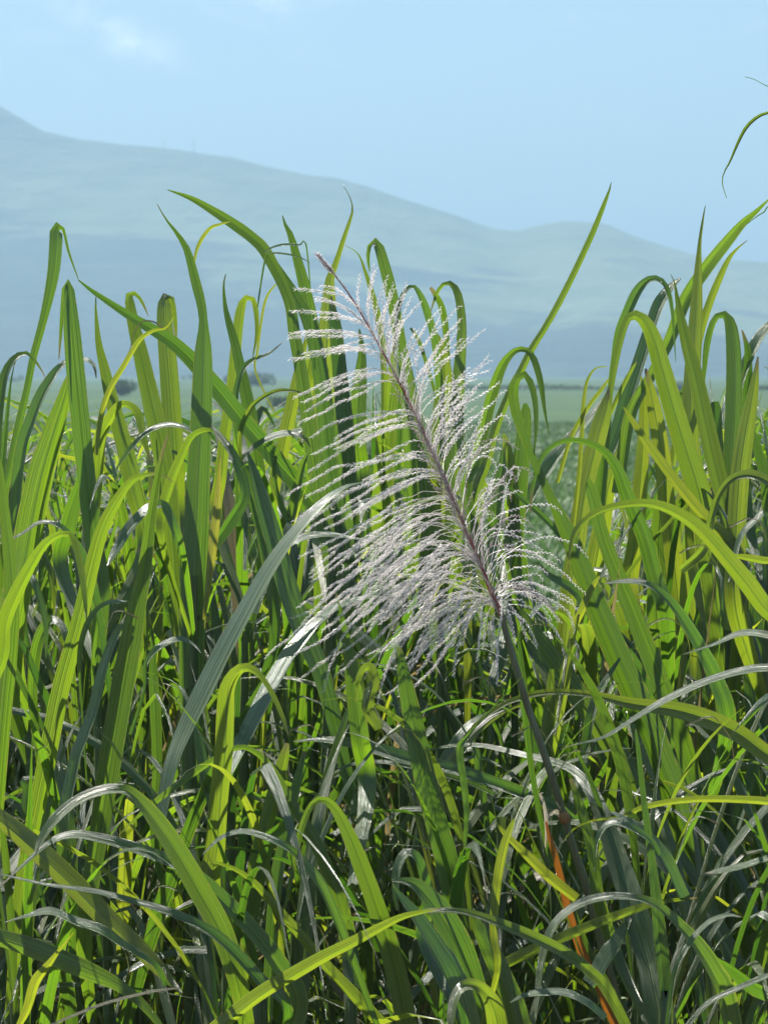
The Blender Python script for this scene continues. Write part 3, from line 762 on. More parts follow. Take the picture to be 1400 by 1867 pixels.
p = Plant(1290, -25, 5.7, 1700, 'big sugarcane plant right of the plume whose broad bright leaves fan up toward the left')
p.leaf('1262 1560 54,1230 1460 60,1200 1380 60,1168 1295 58,1125 1195 54,1082 1092 48,1046 998 38,1020 940 28,1008 915 20,980 855 16,957 800 18,940 750 20,936 705 20,948 684 18,962 688 15,974 725 12,977 775 8,973 830 2', (-12, 10), (0, -.1), (.15, 0, .1), n=56)
p.leaf('1270 1460 34,1235 1330 38,1200 1240 40,1165 1150 38,1125 1050 33,1097 975 28,1083 915 26,1073 885 20,1068 872 12,1066 885 3', (6, 14), (.12, .1), (.05, 0, .3))
p.leaf('1240 1590 48,1180 1470 50,1140 1400 50,1100 1335 48,1050 1258 42,1000 1188 36,958 1132 26,935 1100 14,925 1080 3', (-8, -4), (.08, .2), (.15, 0, .15))
p.leaf('1290 1470 28,1200 1330 34,1155 1220 36,1100 1150 32,1050 1080 26,1000 1050 14,985 1030 3', (-8, 35), (.22, .2), B_)
p.leaf('1225 1640 30,1160 1520 30,1105 1400 28,1060 1300 30,1020 1245 34,980 1200 30,940 1150 16,930 1130 3', (40, 50), (.25, .25), B_)
p.leaf('1320 1330 40,1300 1240 40,1275 1185 34,1245 1133 30,1215 1092 24,1180 1066 18,1140 1060 13,1100 1065 2', (25, 50), (-.15, -.3), (0, 0, .6))

p = Plant(1330, -5, 5.95, 1150, 'sugarcane plant at right with a high smooth arch ending in a yellow drooping tip')
p.leaf('1325 1260 50,1308 1120 50,1290 1000 49,1275 905 48,1250 822 45,1228 750 42,1208 680 38,1192 622 33,1176 588 28,1158 574 22,1143 582 17,1130 620 15,1118 680 12,1112 742 2', (6, -8), (0, -.05), (.22, 0, .15), n=52)
p.leaf('1090 960 30,1100 850 26,1110 740 14,1118 660 10,1128 610 16,1142 575 20,1160 535 22,1178 513 18,1196 508 13,1212 520 11,1222 550 8,1228 610 4,1231 660 1', (30, 25), (.3, .2), B_, n=40, attach=False)
p.leaf('1348 1150 34,1340 1010 34,1322 925 34,1302 842 36,1282 752 34,1266 680 30,1252 628 25,1241 582 17,1234 545 9,1229 515 3,1222 500 1', (-2, 4), (-.05, 0), (.3, 0, .05), n=44, fold=.62)
p.leaf('1272 1060 36,1262 930 36,1258 850 35,1257 750 34,1261 675 32,1266 600 28,1270 525 20,1274 450 8,1279 410 5,1285 375 1.5', (-10, -10), (.15, .2), (.5, 0, 0), n=44)
p.leaf('1130 900 24,1150 760 24,1185 690 22,1220 622 24,1250 545 28,1288 487 29,1325 440 26,1352 408 19,1378 385 11,1400 364 4,1412 352 1', (38, -22), (.25, .25), (.1, 0, .5), n=44, attach=False)
p.leaf('1225 850 14,1242 740 16,1260 680 16,1278 600 17,1292 556 16,1308 515 15,1328 472 10,1345 452 5,1362 438 1.5', (-10, -15), (.3, .3), (.45, 0, 0), attach=False)
p.leaf('1080 940 20,1098 870 24,1125 800 27,1148 725 28,1170 655 26,1188 595 24,1204 552 24,1225 522 16,1240 508 5', (50, 45), (.35, .3), B_, attach=False)
p.leaf('1355 1100 30,1335 1000 26,1296 955 26,1250 903 25,1208 848 22,1168 792 17,1146 757 9,1136 742 2', (-20, -15), (-.25, -.25), YY, attach=False)

p = Plant(1395, 0, 5.8, 1150, 'dark green sugarcane plant near the right frame edge with a rounded folded top leaf')
p.leaf('1338 1080 34,1332 950 34,1332 850 34,1336 750 33,1337 670 31,1333 605 26,1324 577 20,1310 574 15,1298 590 13,1288 630 13,1283 680 8,1281 715 2', (4, -12), (.1, .15), (.05, 0, .3), n=44, fold=.62)
p.leaf('1342 1120 40,1340 1000 38,1346 880 38,1356 800 35,1370 725 24,1377 680 12,1381 650 3', (-8, -8), (-.1, -.1), (.35, 0, .05))
p.leaf('1362 930 20,1360 800 20,1362 700 20,1362 640 13,1352 602 3', (4, 4), (.2, .2), (0, 0, .5))
p.leaf('1330 800 16,1350 700 20,1372 640 22,1392 605 20,1415 580 10', (45, 45), (.2, .2), B_, attach=False)
p.leaf('1400 960 24,1395 880 22,1380 820 18,1368 770 4', (0, 10), (.1, .1), G)
p.leaf('1240 1040 20,1282 1000 20,1296 945 15,1310 902 14,1335 872 17,1370 866 22,1405 882 24,1440 920 12', (-20, 45), (-.3, -.3), (.3, 0, .3), attach=False)
p.leaf('1310 940 24,1308 850 24,1305 790 24,1303 745 22,1302 732 12', (10, 10), (.25, .25), B_, attach=False)
p.leaf('1420 1100 14,1400 945 14,1375 951 14,1352 975 13,1340 1012 10,1328 1060 2', (50, 40), (-.25, -.3), B_, attach=False)

p = Plant(1225, -8, 6.1, 1250, 'upright bright yellow-green sugarcane plant left of the high arch on the right side')
p.leaf('1238 1160 36,1225 1000 36,1215 925 34,1205 825 33,1193 752 29,1183 700 16,1176 672 4', (-8, -8), (.05, .05), (.55, 0, 0))
p.leaf('1150 1100 32,1158 980 32,1166 880 30,1172 790 22,1172 720 14,1168 685 3', (-10, -10), (.1, .1), (.5, 0, 0))
p.leaf('1036 1100 34,1052 990 36,1062 915 35,1076 848 36,1095 775 36,1108 728 20,1114 700 4', (-12, -12), (.0, .1), (.45, 0, 0))
p.leaf('1080 1060 36,1098 960 36,1110 880 30,1140 800 22,1150 740 6', (-10, -10), (.25, .25), (.4, 0, 0))
p.leaf('1045 960 8,1054 880 9,1060 800 9,1063 740 8,1070 695 6,1085 672 4,1106 668 2', (-10, -10), (0, 0), (.6, 0, 0), attach=False)
p.leaf('1016 880 8,1040 800 9,1070 745 9,1096 710 8,1110 690 3', (-10, -10), (0, 0), (.6, 0, 0), attach=False)
p.leaf('1110 760 7,1130 715 10,1150 676 8,1160 660 2', (-10, -10), (.1, .1), (.4, 0, 0), attach=False)
p.leaf('935 965 10,960 928 20,985 880 26,1020 828 27,1055 785 22,1085 748 12,1100 725 3', (48, 48), (.4, .4), (.1, 0, .8), attach=False)
p.leaf('1215 1130 34,1195 1060 34,1175 985 32,1155 935 31,1140 898 29,1124 855 24,1100 822 18,1060 804 13,1022 806 11,990 830 10,972 880 9,966 935 2', (10, -20), (-.2, -.3), (0, 0, .6), n=44)
p.leaf('1210 1240 30,1195 1130 34,1198 1040 34,1200 960 30,1210 880 16,1212 830 3', (5, 5), (.2, .2), G)
p.leaf('1255 1240 40,1250 1130 42,1245 1040 40,1240 960 30,1238 900 10', (-8, -8), (.2, .2), (.4, 0, 0))

p.leaf('1264 716 2,1252 715 5,1240 716 9,1232 722 11,1226 729 3', (10, 10), (.1, .1), (0, 0, .6), attach=False, n=10)
p.leaf('1236 722 2,1243 726 2.5,1249 733 1.2', (10, 10), (.1, .1), (0, 0, .6), attach=False, n=8)

p = Plant(1590, -10, 5.0, 420, 'sugarcane plant outside right edge sending long arching leaves across to the left')
p.leaf('1480 1180 40,1400 1115 44,1365 1070 43,1325 1020 39,1278 967 34,1228 932 26,1175 917 18,1110 925 15,1070 945 14,1046 975 12,1036 1022 2', (-22, -10), (0, -.2), (.3, 0, 0), attach=False, n=40)
p.leaf('1480 1420 36,1400 1377 42,1345 1337 44,1285 1310 44,1225 1293 36,1150 1283 26,1075 1266 15,1000 1262 14,940 1275 13,900 1295 12,865 1325 8,845 1356 2', (-22, 30), (0, .3), (.45, 0, 0), attach=False, n=44)
p.leaf('1480 1230 22,1400 1221 21,1350 1226 20,1300 1240 20,1250 1260 20,1200 1285 18,1150 1315 13,1100 1345 8,1050 1357 4,1022 1366 1', (50, 50), (0, -.2), B_, attach=False)
p.leaf('1460 1185 18,1400 1161 20,1350 1156 17,1300 1176 9,1245 1193 2', (50, 50), (0, -.1), B_, attach=False)
p.leaf('1470 1480 20,1400 1462 18,1300 1457 15,1230 1461 14,1170 1473 12,1130 1490 8,1080 1496 4,1040 1516 4,1012 1560 1.5', (-25, -15), (0, -.2), (.5, 0, 0), attach=False)
p.leaf('1470 1560 18,1400 1567 17,1355 1580 16,1310 1590 14,1275 1597 5', (55, 55), (.1, .1), B_, attach=False)
p.leaf('1440 1022 14,1400 1023 16,1362 1017 15,1330 1012 5', (-20, -20), (.1, .1), (.4, 0, 0), attach=False)
p.leaf('1440 180 7,1405 203 6,1382 212 8,1360 232 8,1344 262 6,1330 295 4,1319 315 2.5,1316 335 2,1324 361 1', (-10, 20), (.1, .1), (.3, 0, .2), attach=False)
p.leaf('1450 175 3,1400 158 2,1375 145 1.2,1357 140 1', (0, 0), (.2, .2), B_, attach=False)
p.leaf('1420 380 3,1390 388 3,1372 400 2,1340 425 1', (0, 0), (.2, .2), B_, attach=False)

p = Plant(1400, -20, 6.0, 1350, 'dense sugarcane plant low at the right edge behind the long pale arching leaf')
for a in ('1400 1700 40,1390 1500 42,1380 1350 42,1372 1200 38,1385 1080 30,1400 1000 12', '1360 1700 44,1330 1520 48,1300 1400 46,1290 1260 44,1290 1150 34,1300 1080 10',
          '1330 1750 44,1300 1600 48,1270 1480 50,1235 1330 44,1210 1240 30,1200 1180 8', '1450 1500 34,1420 1400 40,1400 1280 36,1350 1180 30,1310 1110 8'):
    p.leaf(a, (rng.uniform(-15, 10), rng.uniform(-10, 10)), (0, .1), (rng.uniform(0, .35), 0, rng.uniform(0, .3)))
p.leaf('1300 1700 12,1312 1600 22,1350 1480 24,1375 1400 22,1395 1330 14,1410 1290 4', (40, 40), (-.1, -.1), B_)
p.leaf('1380 1867 40,1360 1800 30,1315 1700 26,1275 1620 24,1232 1550 22,1195 1515 14,1165 1498 3', (30, 45), (-.3, -.35), (0, 0, .6))

p = Plant(480, 10, 4.9, 1840, 'sugarcane plant left of centre with two long silvery leaves slanting up to the plume')
p.leaf('300 1500 24,322 1400 34,352 1325 44,400 1225 47,448 1128 43,492 1045 38,540 975 32,592 916 24,630 888 14,660 880 3', (56, 56), (.05, .45), (0, 0, 1), attach=False, n=44)
p.leaf('405 1450 22,440 1380 36,475 1312 45,510 1242 48,546 1180 43,590 1128 35,640 1098 22,690 1086 6', (56, 58), (.0, .45), (0, 0, 1), attach=False, n=40)
p.leaf('470 1120 16,500 1035 18,525 1000 18,560 982 19,600 976 16,640 981 10,690 990 3', (54, 54), (.3, .5), (0, 0, .8), attach=False)
p.leaf('392 1640 40,396 1540 40,402 1450 38,410 1375 37,413 1300 36,416 1255 31,433 1224 27,455 1218 20,478 1236 13,500 1272 11,516 1310 9,526 1342 2', (-12, -25), (-.05, -.15), (.35, 0, 0), n=40)
p.leaf('590 1250 36,565 1185 42,545 1135 44,520 1065 42,500 990 38,478 915 32,462 858 18,452 825 4', (18, 22), (.6, .7), (0, 0, .7))

p = Plant(470, -5, 4.75, 1860, 'low front sugarcane plant at lower left with leaves arching over a dark hollow')
p.leaf('440 1820 36,405 1705 48,362 1625 50,320 1552 47,282 1495 40,250 1455 30,225 1440 24,188 1442 23,142 1460 23,102 1494 24,74 1535 14,66 1560 3', (-10, 48), (-.1, -.2), (.15, 0, .25), n=48)
p.leaf('540 1840 38,505 1760 40,455 1695 40,400 1637 36,345 1590 30,280 1560 27,225 1541 25,175 1528 22,130 1523 17,90 1537 12,48 1573 8,0 1617 3', (25, 45), (0, -.15), (0, 0, .6), n=44)
p.leaf('520 1850 32,475 1792 34,425 1736 33,375 1696 29,310 1665 23,250 1646 17,175 1626 13,90 1614 9,0 1594 4', (38, 50), (-.15, -.3), (0, 0, .8), n=40)
p.leaf('600 1650 26,560 1585 25,528 1550 22,480 1526 18,440 1517 15,402 1529 11,370 1558 3', (48, 52), (-.1, -.2), (0, 0, .8), n=36)
p.leaf('300 1800 16,280 1762 16,225 1727 23,185 1700 26,140 1684 24,92 1664 20,50 1671 9,8 1682 2', (56, 60), (-.2, -.3), (0, 0, 1), attach=False)
p.leaf('720 1900 32,668 1840 30,600 1768 27,550 1708 24,498 1648 20,460 1606 15,425 1583 10,385 1570 3', (-22, -10), (0, -.1), (.35, 0, 0), attach=False)
p.leaf('30 1880 10,50 1842 18,66 1790 22,92 1755 14,112 1728 7,135 1700 2', (-15, -15), (-.3, -.35), YY, attach=False)
p.leaf('60 1885 4,105 1864 6,190 1830 7,280 1807 6,332 1801 2', (50, 50), (-.4, -.4), (.2, .6, .2), attach=False, fold=.1)

p = Plant(640, 5, 4.85, 1850, 'front plant at bottom centre with a round hooked leaf and a straight bright one')
p.leaf('735 1850 42,712 1740 42,685 1652 38,660 1582 36,636 1522 30,612 1476 22,592 1458 16,570 1465 14,550 1508 13,536 1575 11,524 1635 7,506 1700 2', (30, -20), (0, -.1), (.15, 0, .35), n=48)
p.leaf('380 1890 34,410 1866 35,475 1815 35,540 1775 33,600 1741 29,660 1710 25,700 1688 20,740 1670 14,800 1657 3', (-28, -30), (-.35, -.45), (.4, 0, 0), attach=False, n=36)
p.leaf('640 1750 34,620 1650 34,598 1590 30,572 1530 27,530 1460 22,490 1395 17,460 1368 12,430 1364 13,380 1392 15,322 1433 16,272 1472 12,240 1500 5,218 1522 1.5', (15, -30), (.1, 0), (.2, 0, .3), n=48)
p.leaf('455 1690 24,465 1590 30,480 1525 31,500 1450 30,517 1385 22,524 1355 8', (-12, -8), (.1, .1), (.25, 0, 0))
p.leaf('500 1700 26,508 1600 26,524 1520 24,540 1440 20,556 1370 8', (40, 40), (.15, .15), (0, 0, .9))
p.leaf('668 1440 36,656 1350 38,644 1250 32,634 1180 20,622 1120 8,612 1080 2', (-10, -10), (.35, .35), G)
p.leaf('820 1600 46,795 1500 46,770 1400 44,750 1300 38,736 1230 26,728 1180 8', (4, 0), (.2, .2), G)
p.leaf('690 1330 22,668 1290 24,680 1240 22,672 1215 20,655 1235 12,650 1280 3', (-20, -20), (.1, .1), (.4, 0, 0), attach=False)

p = Plant(850, -12, 4.7, 1860, 'front sugarcane plant at bottom centre right with a very bright silvery broad leaf')
p.leaf('850 1920 44,838 1850 50,815 1780 50,782 1718 44,752 1668 30,725 1630 14,715 1612 4', (58, 60), (-.1, -.15), (0, 0, 1), attach=False)
p.leaf('890 1940 48,868 1830 54,838 1735 57,806 1672 54,780 1636 44,758 1614 30,735 1606 14,715 1606 5', (-2, 30), (-.02, -.05), (0, 0, .55), attach=False, n=36)
p.leaf('960 1950 46,940 1845 46,915 1780 44,892 1728 40,872 1690 26,862 1668 5', (-6, -2), (.02, .02), G, attach=False)
p.leaf('915 1930 42,902 1845 40,880 1806 32,855 1796 26,834 1810 22,824 1845 18,820 1900 8', (-20, 45), (-.2, -.3), (.35, 0, .3), attach=False)
p.leaf('1120 1830 26,1070 1768 28,1020 1733 28,950 1700 26,880 1672 18,830 1661 13,765 1664 10,700 1685 6,670 1700 2', (-15, 45), (-.1, -.2), (.25, 0, .4), n=40)
p.leaf('770 1720 30,776 1640 28,771 1600 22,760 1566 20,742 1555 20,727 1578 18,722 1620 14,724 1660 4', (48, 40), (.1, .05), (0, 0, .8))
p.leaf('905 1780 12,900 1700 16,906 1610 18,918 1545 18,932 1505 10,938 1492 2', (-10, -10), (-.1, -.1), (.55, 0, 0))
p.leaf('1100 1530 16,1050 1500 20,1010 1472 23,950 1448 27,900 1430 28,830 1405 28,750 1387 30,680 1366 28,620 1353 20,575 1349 10,535 1352 2', (30, 45), (.75, .55), (0, 0, .7), attach=False, n=40)
p.leaf('900 1450 12,850 1427 14,800 1412 14,745 1398 13,690 1390 11,640 1395 9,600 1415 3', (45, 50), (.72, .6), (.1, 0, .8), attach=False)
p.leaf('1100 1860 20,1065 1830 20,1030 1814 20,985 1812 18,950 1818 11,930 1828 3', (58, 58), (-.2, -.2), (0, 0, 1), attach=False)
p.leaf('955 1230 2,880 1310 4,850 1345 9,838 1370 14,850 1470 12,846 1560 4', (0, 0), (.1, .1), B_, attach=False)

p = Plant(1210, -10, 4.75, 1860, 'front sugarcane plant at lower right with a dark broad leaf crossing beside the purple stem')
p.leaf('1215 1920 60,1195 1815 58,1180 1745 56,1150 1650 52,1125 1578 46,1100 1502 38,1075 1445 32,1045 1408 26,1005 1390 19,950 1376 14,875 1360 11,810 1362 8,742 1380 2', (4, 50), (0, .75), (.1, 0, .1), attach=False, n=56)
p.leaf('1320 1830 42,1300 1775 38,1268 1722 32,1238 1688 26,1200 1654 20,1160 1638 17,1110 1636 19,1065 1646 21,1028 1668 20,1004 1698 18,990 1742 15,981 1800 11,974 1870 5', (30, 48), (0, -.2), (.15, 0, .6), n=44)
p.leaf('880 1790 18,920 1760 26,980 1730 25,1050 1700 24,1125 1670 21,1200 1646 12,1270 1637 3', (-25, -25), (.1, .1), (.4, 0, 0), attach=False)
p.leaf('1215 1860 22,1207 1760 27,1197 1660 24,1186 1560 16,1173 1460 12,1163 1370 9,1158 1330 3', (20, 20), (0, 0), (0, 0, 1), fold=.5)
p.leaf('1215 1900 10,1222 1830 10,1232 1772 13,1256 1722 15,1290 1684 14,1325 1669 10,1350 1672 3', (45, 55), (-.1, -.1), B_, attach=False)
p.leaf('1240 1890 14,1290 1832 15,1340 1806 15,1400 1780 14,1450 1770 6', (50, 50), (-.3, -.3), (.1, 0, .8), attach=False)
p.leaf('1082 1800 34,1112 1750 40,1135 1705 28,1150 1675 8', (60, 60), (.15, .15), (0, 0, 1), attach=False)
p.leaf('1240 1640 26,1205 1560 26,1165 1512 22,1130 1490 14,1110 1480 3', (58, 60), (.1, .1), (0, 0, 1), attach=False)
p.leaf('1200 1560 10,1180 1530 14,1120 1500 16,1090 1530 9,1082 1590 3', (45, 45), (-.1, -.1), B_, attach=False)
p.leaf('1440 1830 34,1380 1800 36,1330 1765 30,1290 1742 14,1275 1735 3', (60, 60), (.05, .05), (0, 0, 1), attach=False)
p.leaf('1050 1640 24,1000 1600 26,960 1560 22,920 1520 12,905 1500 3', (-20, -20), (.3, .3), (.6, 0, 0), attach=False)
p.leaf('1130 1760 24,1090 1640 26,1080 1560 22,1060 1480 20,1040 1420 8', (-12, -12), (.25, .25), G)

# small wind-thinned threads and dry wisps belong to their own plants too
p = Plant(1010, 5, 5.5, 1450, 'thin-leaved sugarcane plant below the open gap with narrow pale curling tips')
for a, ph, cc in (('1010 1560 8,985 1400 16,962 1300 13,950 1210 11,944 1150 3', 4, (0, 0, .5)), ('1060 1400 14,1080 1300 20,1100 1250 16,1130 1200 5', 45, B_),
                  ('1000 1420 16,1012 1330 24,1030 1240 22,1040 1180 14,1055 1120 4', -10, (.4, 0, 0)), ('1040 1170 12,1062 1110 16,1080 1070 12,1092 1050 3', -20, YY),
                  ('985 1500 20,990 1400 26,1000 1300 24,1005 1220 10', -10, (.3, 0, 0)), ('880 1460 14,870 1400 18,866 1368 16,842 1372 12,832 1420 8,828 1470 2', 40, B_),
                  ('1070 1560 12,1120 1500 12,1165 1440 6,1180 1400 2', 50, B_)):
    p.leaf(a, (ph, ph), (.1, .1), cc)


# thin dry threads: wind-curled leaf tips hanging in the stand
trg = random.Random(3)
for (px, py, ln) in ((300, 600, 90), (250, 1120, 80), (640, 1250, 90), (700, 1350, 110), (520, 1330, 100), (840, 1250, 90), (1020, 1160, 120), (1180, 1150, 110), (1250, 1330, 120), (330, 1640, 110), (520, 1700, 120),
                    (650, 1560, 90), (930, 1330, 100), (810, 1560, 110), (1310, 1500, 90), (60, 1500, 110), (150, 1720, 120), (960, 1650, 110), (1090, 1390, 110), (1330, 950, 90), (430, 1480, 100), (1240, 1000, 90)):
    sg = trg.choice((-1, 1)); a = trg.uniform(-.4, .4)
    pts = []
    for q_ in range(6):
        t = q_ / 5
        pts.append(f"{px + sg * ln * (.75 * t ** .7) + trg.uniform(-4, 4):.0f} {py - ln * .35 * math.sin(t * 2.2 + a) + ln * .75 * t * t:.0f} {3.4 * (1 - t) + 1.0:.1f}")
    own = min(ALLP, key=lambda P_: abs(P_.axis(py) - px) + 150 * abs(P_.d - 5.2))
    dq = 5.0 + trg.uniform(-.1, .2) - own.d
    own.leaf(','.join(pts), (20, 30), (dq, dq), (.5, trg.choice((.25, .7, .9)), 0), attach=False, n=14, fold=.2)

# ------------------------------------------------------------------ the flowering cane
fc = Plant(1135, -200, 5.2, 1867, 'flowering cane with a silvery feathered plume on a purple-grey stem leaning left', name='flowering_sugarcane', cat='flowering sugarcane', group=None)
FO = fc.foot
D0 = 5.2
# bare stem from the leaves up to the plume
sp = [(1135, 1867, 18), (1115, 1790, 17), (1088, 1690, 16.5), (1066, 1610, 16), (1046, 1550, 15), (1028, 1490, 14), (1010, 1430, 14), (985, 1355, 13.5), (962, 1290, 13), (940, 1215, 13), (924, 1160, 12), (914, 1120, 11)]
sxy = np.array(sp, float)
SP3 = np.c_[at(sxy[:, 0], sxy[:, 1], D0), sxy[:, 2] * D0 / FPX / 2]
C, _ = resample(SP3, 40)
v, f, uv = tube(C[:, :3], C[:, 3], 10, FO)
link('stem', new_mesh('stem', v, f, uv, mat=M_PSTEM), fc.e)
nd = at(1028, 1490, D0); dirn = unit(at(1020, 1465, D0) - at(1034, 1512, D0))
C = np.array([nd + dirn * s for s in np.linspace(-.012, .012, 7)])
v, f, uv = tube(C, np.array([.0088, .0102, .0115, .0112, .0118, .010, .0088]), 10, FO)
link('stem_node', new_mesh('stem_node', v, f, uv, mat=M_NODE), fc.e)
# ragged dry collar at the node
for a in ('1028 1492 9,1014 1484 8,1000 1486 6,994 1500 2', '1026 1488 7,1012 1478 5,998 1490 3,990 1476 1.5', '1030 1486 6,1018 1470 4,1014 1462 1.5'):
    fc.leaf(a, (20, 20), (0, -.02), (0, 1, 0), attach=False, mat=M_DRY, name='collar_shred', n=10)
# orange dying leaf and its green twin
o = fc.leaf('1140 1900 22,1122 1867 22,1090 1800 20,1060 1735 19,1036 1662 16,1016 1578 13,1002 1528 10,995 1498 4', (-15, -12), (-.1, -.06), (0, 0, 0), attach=False, mat=M_ORANGE, n=34, fold=.25)
o['label'] = 'orange dying leaf beside the purple stem'
fc.leaf('1150 1895 22,1130 1845 24,1100 1790 22,1072 1735 17,1048 1670 11,1030 1610 6,1016 1550 2', (-12, -10), (-.085, -.05), (.1, 0, .2), attach=False)
fc.leaf('994 1545 3,996 1515 7,995 1490 8,990 1462 6,984 1448 6,990 1445 2', (0, 0), (-.05, -.05), (0, 1, 0), attach=False, mat=M_DRY, n=12)
fc.leaf('1006 1580 9,986 1500 10,968 1400 12,956 1300 13,944 1215 12,930 1160 9,922 1130 3', (8, 8), (.03, .03), (0, 0, .5), attach=False)

# the plume: an axis with its feathery branches
ax_px = [(914, 1122, 17), (898, 1085, 16.5), (880, 1040, 14), (857, 985, 12), (832, 925, 10.5), (806, 865, 9.5), (780, 805, 9), (752, 745, 8.5), (724, 690, 8.5), (697, 640, 8.5), (669, 590, 8), (640, 542, 7.5), (609, 500, 6.5), (578, 463, 4)]
axy = np.array(ax_px, float)
AX = np.c_[at(axy[:, 0], axy[:, 1], D0), axy[:, 2] * D0 / FPX / 2, axy[:, 0], axy[:, 1]]
AC, _ = resample(AX, 60)
v, f, uv = tube(AC[:, :3], AC[:, 3] * np.linspace(0.60, 0.34, 60), 9, FO)
plume = link('plume', new_mesh('plume', v, f, uv, mat=M_AXIS), fc.e)
plume['label'] = 'feathery silver plume axis, dark red below and purplish grey above'
tA = np.linspace(0, 1, 60)
def ax_at(t):
    return np.array([np.interp(t, tA, AC[:, 4]), np.interp(t, tA, AC[:, 5])])
prg = np.random.default_rng(19)
SC = D0 / FPX
def bez(P, n):
    t = np.linspace(0, 1, n)[:, None]
    return (1 - t) ** 3 * P[0] + 3 * (1 - t) ** 2 * t * P[1] + 3 * (1 - t) * t * t * P[2] + t ** 3 * P[3]
def branch(P2, dd, start, mat, hair=1.0, dens=1.0):
    """P2: 4 Bezier points in photo pixels; dd: depth of its tip against the axis; start: bare share"""
    L = np.sum(np.linalg.norm(np.diff(P2, axis=0), axis=1))
    n = max(12, int(L / 8))
    c = bez(P2, n)
    t = np.linspace(0, 1, n)
    wig = np.cumsum(np.convolve(prg.normal(0, 1.0, n + 2), [.3, .4, .3], 'valid')) * 1.5; wig -= np.linspace(0, wig[-1], n) * 0.6
    nrm = unit(np.gradient(c, axis=0))[:, ::-1] * [1, -1]; c += nrm * wig[:, None] * np.minimum(1, t * 3)[:, None]
    dep = D0 + dd * np.sin(t * math.pi / 2) + prg.normal(0, .0008, n)
    C3 = at(c[:, 0], c[:, 1], dep)
    rad = np.interp(t, [0, .3, 1], [.0010, .0007, .00035])
    Vs, Fs = [], []; base = 0
    v, f, _ = tube(C3, rad, 3, FO)
    Vs.append(v); Fs.append(f); base = len(v)
    seg = np.r_[0, np.cumsum(np.linalg.norm(np.diff(C3, axis=0), axis=1))]
    T = unit(np.gradient(C3, axis=0))
    ss = np.arange(start * seg[-1], seg[-1], 0.0043 / dens); m = len(ss)
    if m > 2:
        ss = ss + prg.uniform(-.0012, .0012, m)
        P = np.stack([np.interp(ss, seg, C3[:, j]) for j in range(3)], 1)
        Tt = unit(np.stack([np.interp(ss, seg, T[:, j]) for j in range(3)], 1))
        side = unit(np.cross(Tt, prg.normal(size=(m, 3)) + np.array([0, 3.0, 0]) * np.where(np.arange(m) % 2, 1, -1)[:, None]))
        side2 = np.cross(Tt, side)
        grow = np.interp(ss / seg[-1], [start, start + .1, .85, 1], [.5, 1, 1, .7])[:, None]
        # spikelet bodies: slim lozenges
        d0 = unit(Tt + side * 0.35); l0 = 0.0062 * grow; w0 = 0.0009 * grow
        a = P + side * .0006; b = a + d0 * l0 * .45 + side2 * w0; b2 = a + d0 * l0 * .45 - side2 * w0; cc = a + d0 * l0
        Vs.append(np.stack([a, b, cc, b2], 1).reshape(-1, 3) - FO); k = np.arange(m)[:, None] * 4 + base; Fs.append(k + [0, 1, 2, 3]); base += m * 4
        b = a + d0 * l0 * .45 + side * w0; b2 = a + d0 * l0 * .45 - side * w0
        Vs.append(np.stack([a, b, cc, b2], 1).reshape(-1, 3) - FO); k = np.arange(m)[:, None] * 4 + base; Fs.append(k + [0, 1, 2, 3]); base += m * 4
        # silk hairs
        for h_ in range(6):
            dv = unit(Tt + side * prg.uniform(.05, .50, (m, 1)) + side2 * prg.normal(0, .24, (m, 1)))
            lh = prg.uniform(.005, .0105, (m, 1)) * grow * hair
            wv = unit(np.cross(dv, prg.normal(size=(m, 3)))) * .00027
            dr = np.array([-0.0007, 0, -0.0008])
            Vs.append(np.stack([a - wv, a + wv, a + dv * lh + wv * .5 + dr, a + dv * lh - wv * .5 + dr], 1).reshape(-1, 3) - FO)
            k = np.arange(m)[:, None] * 4 + base; Fs.append(k + [0, 1, 2, 3]); base += m * 4
    link('plume_branch', new_mesh('plume_branch', np.vstack(Vs), np.vstack(Fs), mat=mat, smooth=False), plume)

def mk(t, tip, c1, c2, dd, start=.22, mat=None, hair=1.0, dens=1.0):
    p0 = ax_at(t)
    branch(np.array([p0, c1, c2, tip], float), dd, start, mat or M_SILK, hair, dens)

# left side: long branches in clumps, level near the top and drooping lower down
LB = [(.86, 535, 527, 3, .25), (.80, 533, 571, 4, .25), (.76, 575, 545, 3, .3), (.725, 531, 652, 5, .2), (.70, 540, 640, 4, .25), (.64, 536, 738, 4, .15), (.60, 548, 765, 4, .15), (.56, 556, 800, 4, .12),
      (.52, 552, 838, 4, .12), (.47, 545, 858, 4, .12), (.43, 560, 905, 4, .12), (.38, 522, 955, 5, .12), (.34, 545, 975, 4, .12), (.30, 538, 1018, 5, .1), (.26, 560, 1045, 5, .1), (.22, 575, 1060, 6, .1),
      (.18, 530, 1150, 6, .12), (.14, 500, 1198, 6, .14), (.11, 545, 1190, 6, .16), (.08, 590, 1205, 7, .18), (.05, 612, 1225, 6, .2), (.03, 655, 1212, 6, .22), (.015, 700, 1235, 5, .22), (.05, 640, 1130, 6, .3), (.10, 700, 1080, 6, .3)]
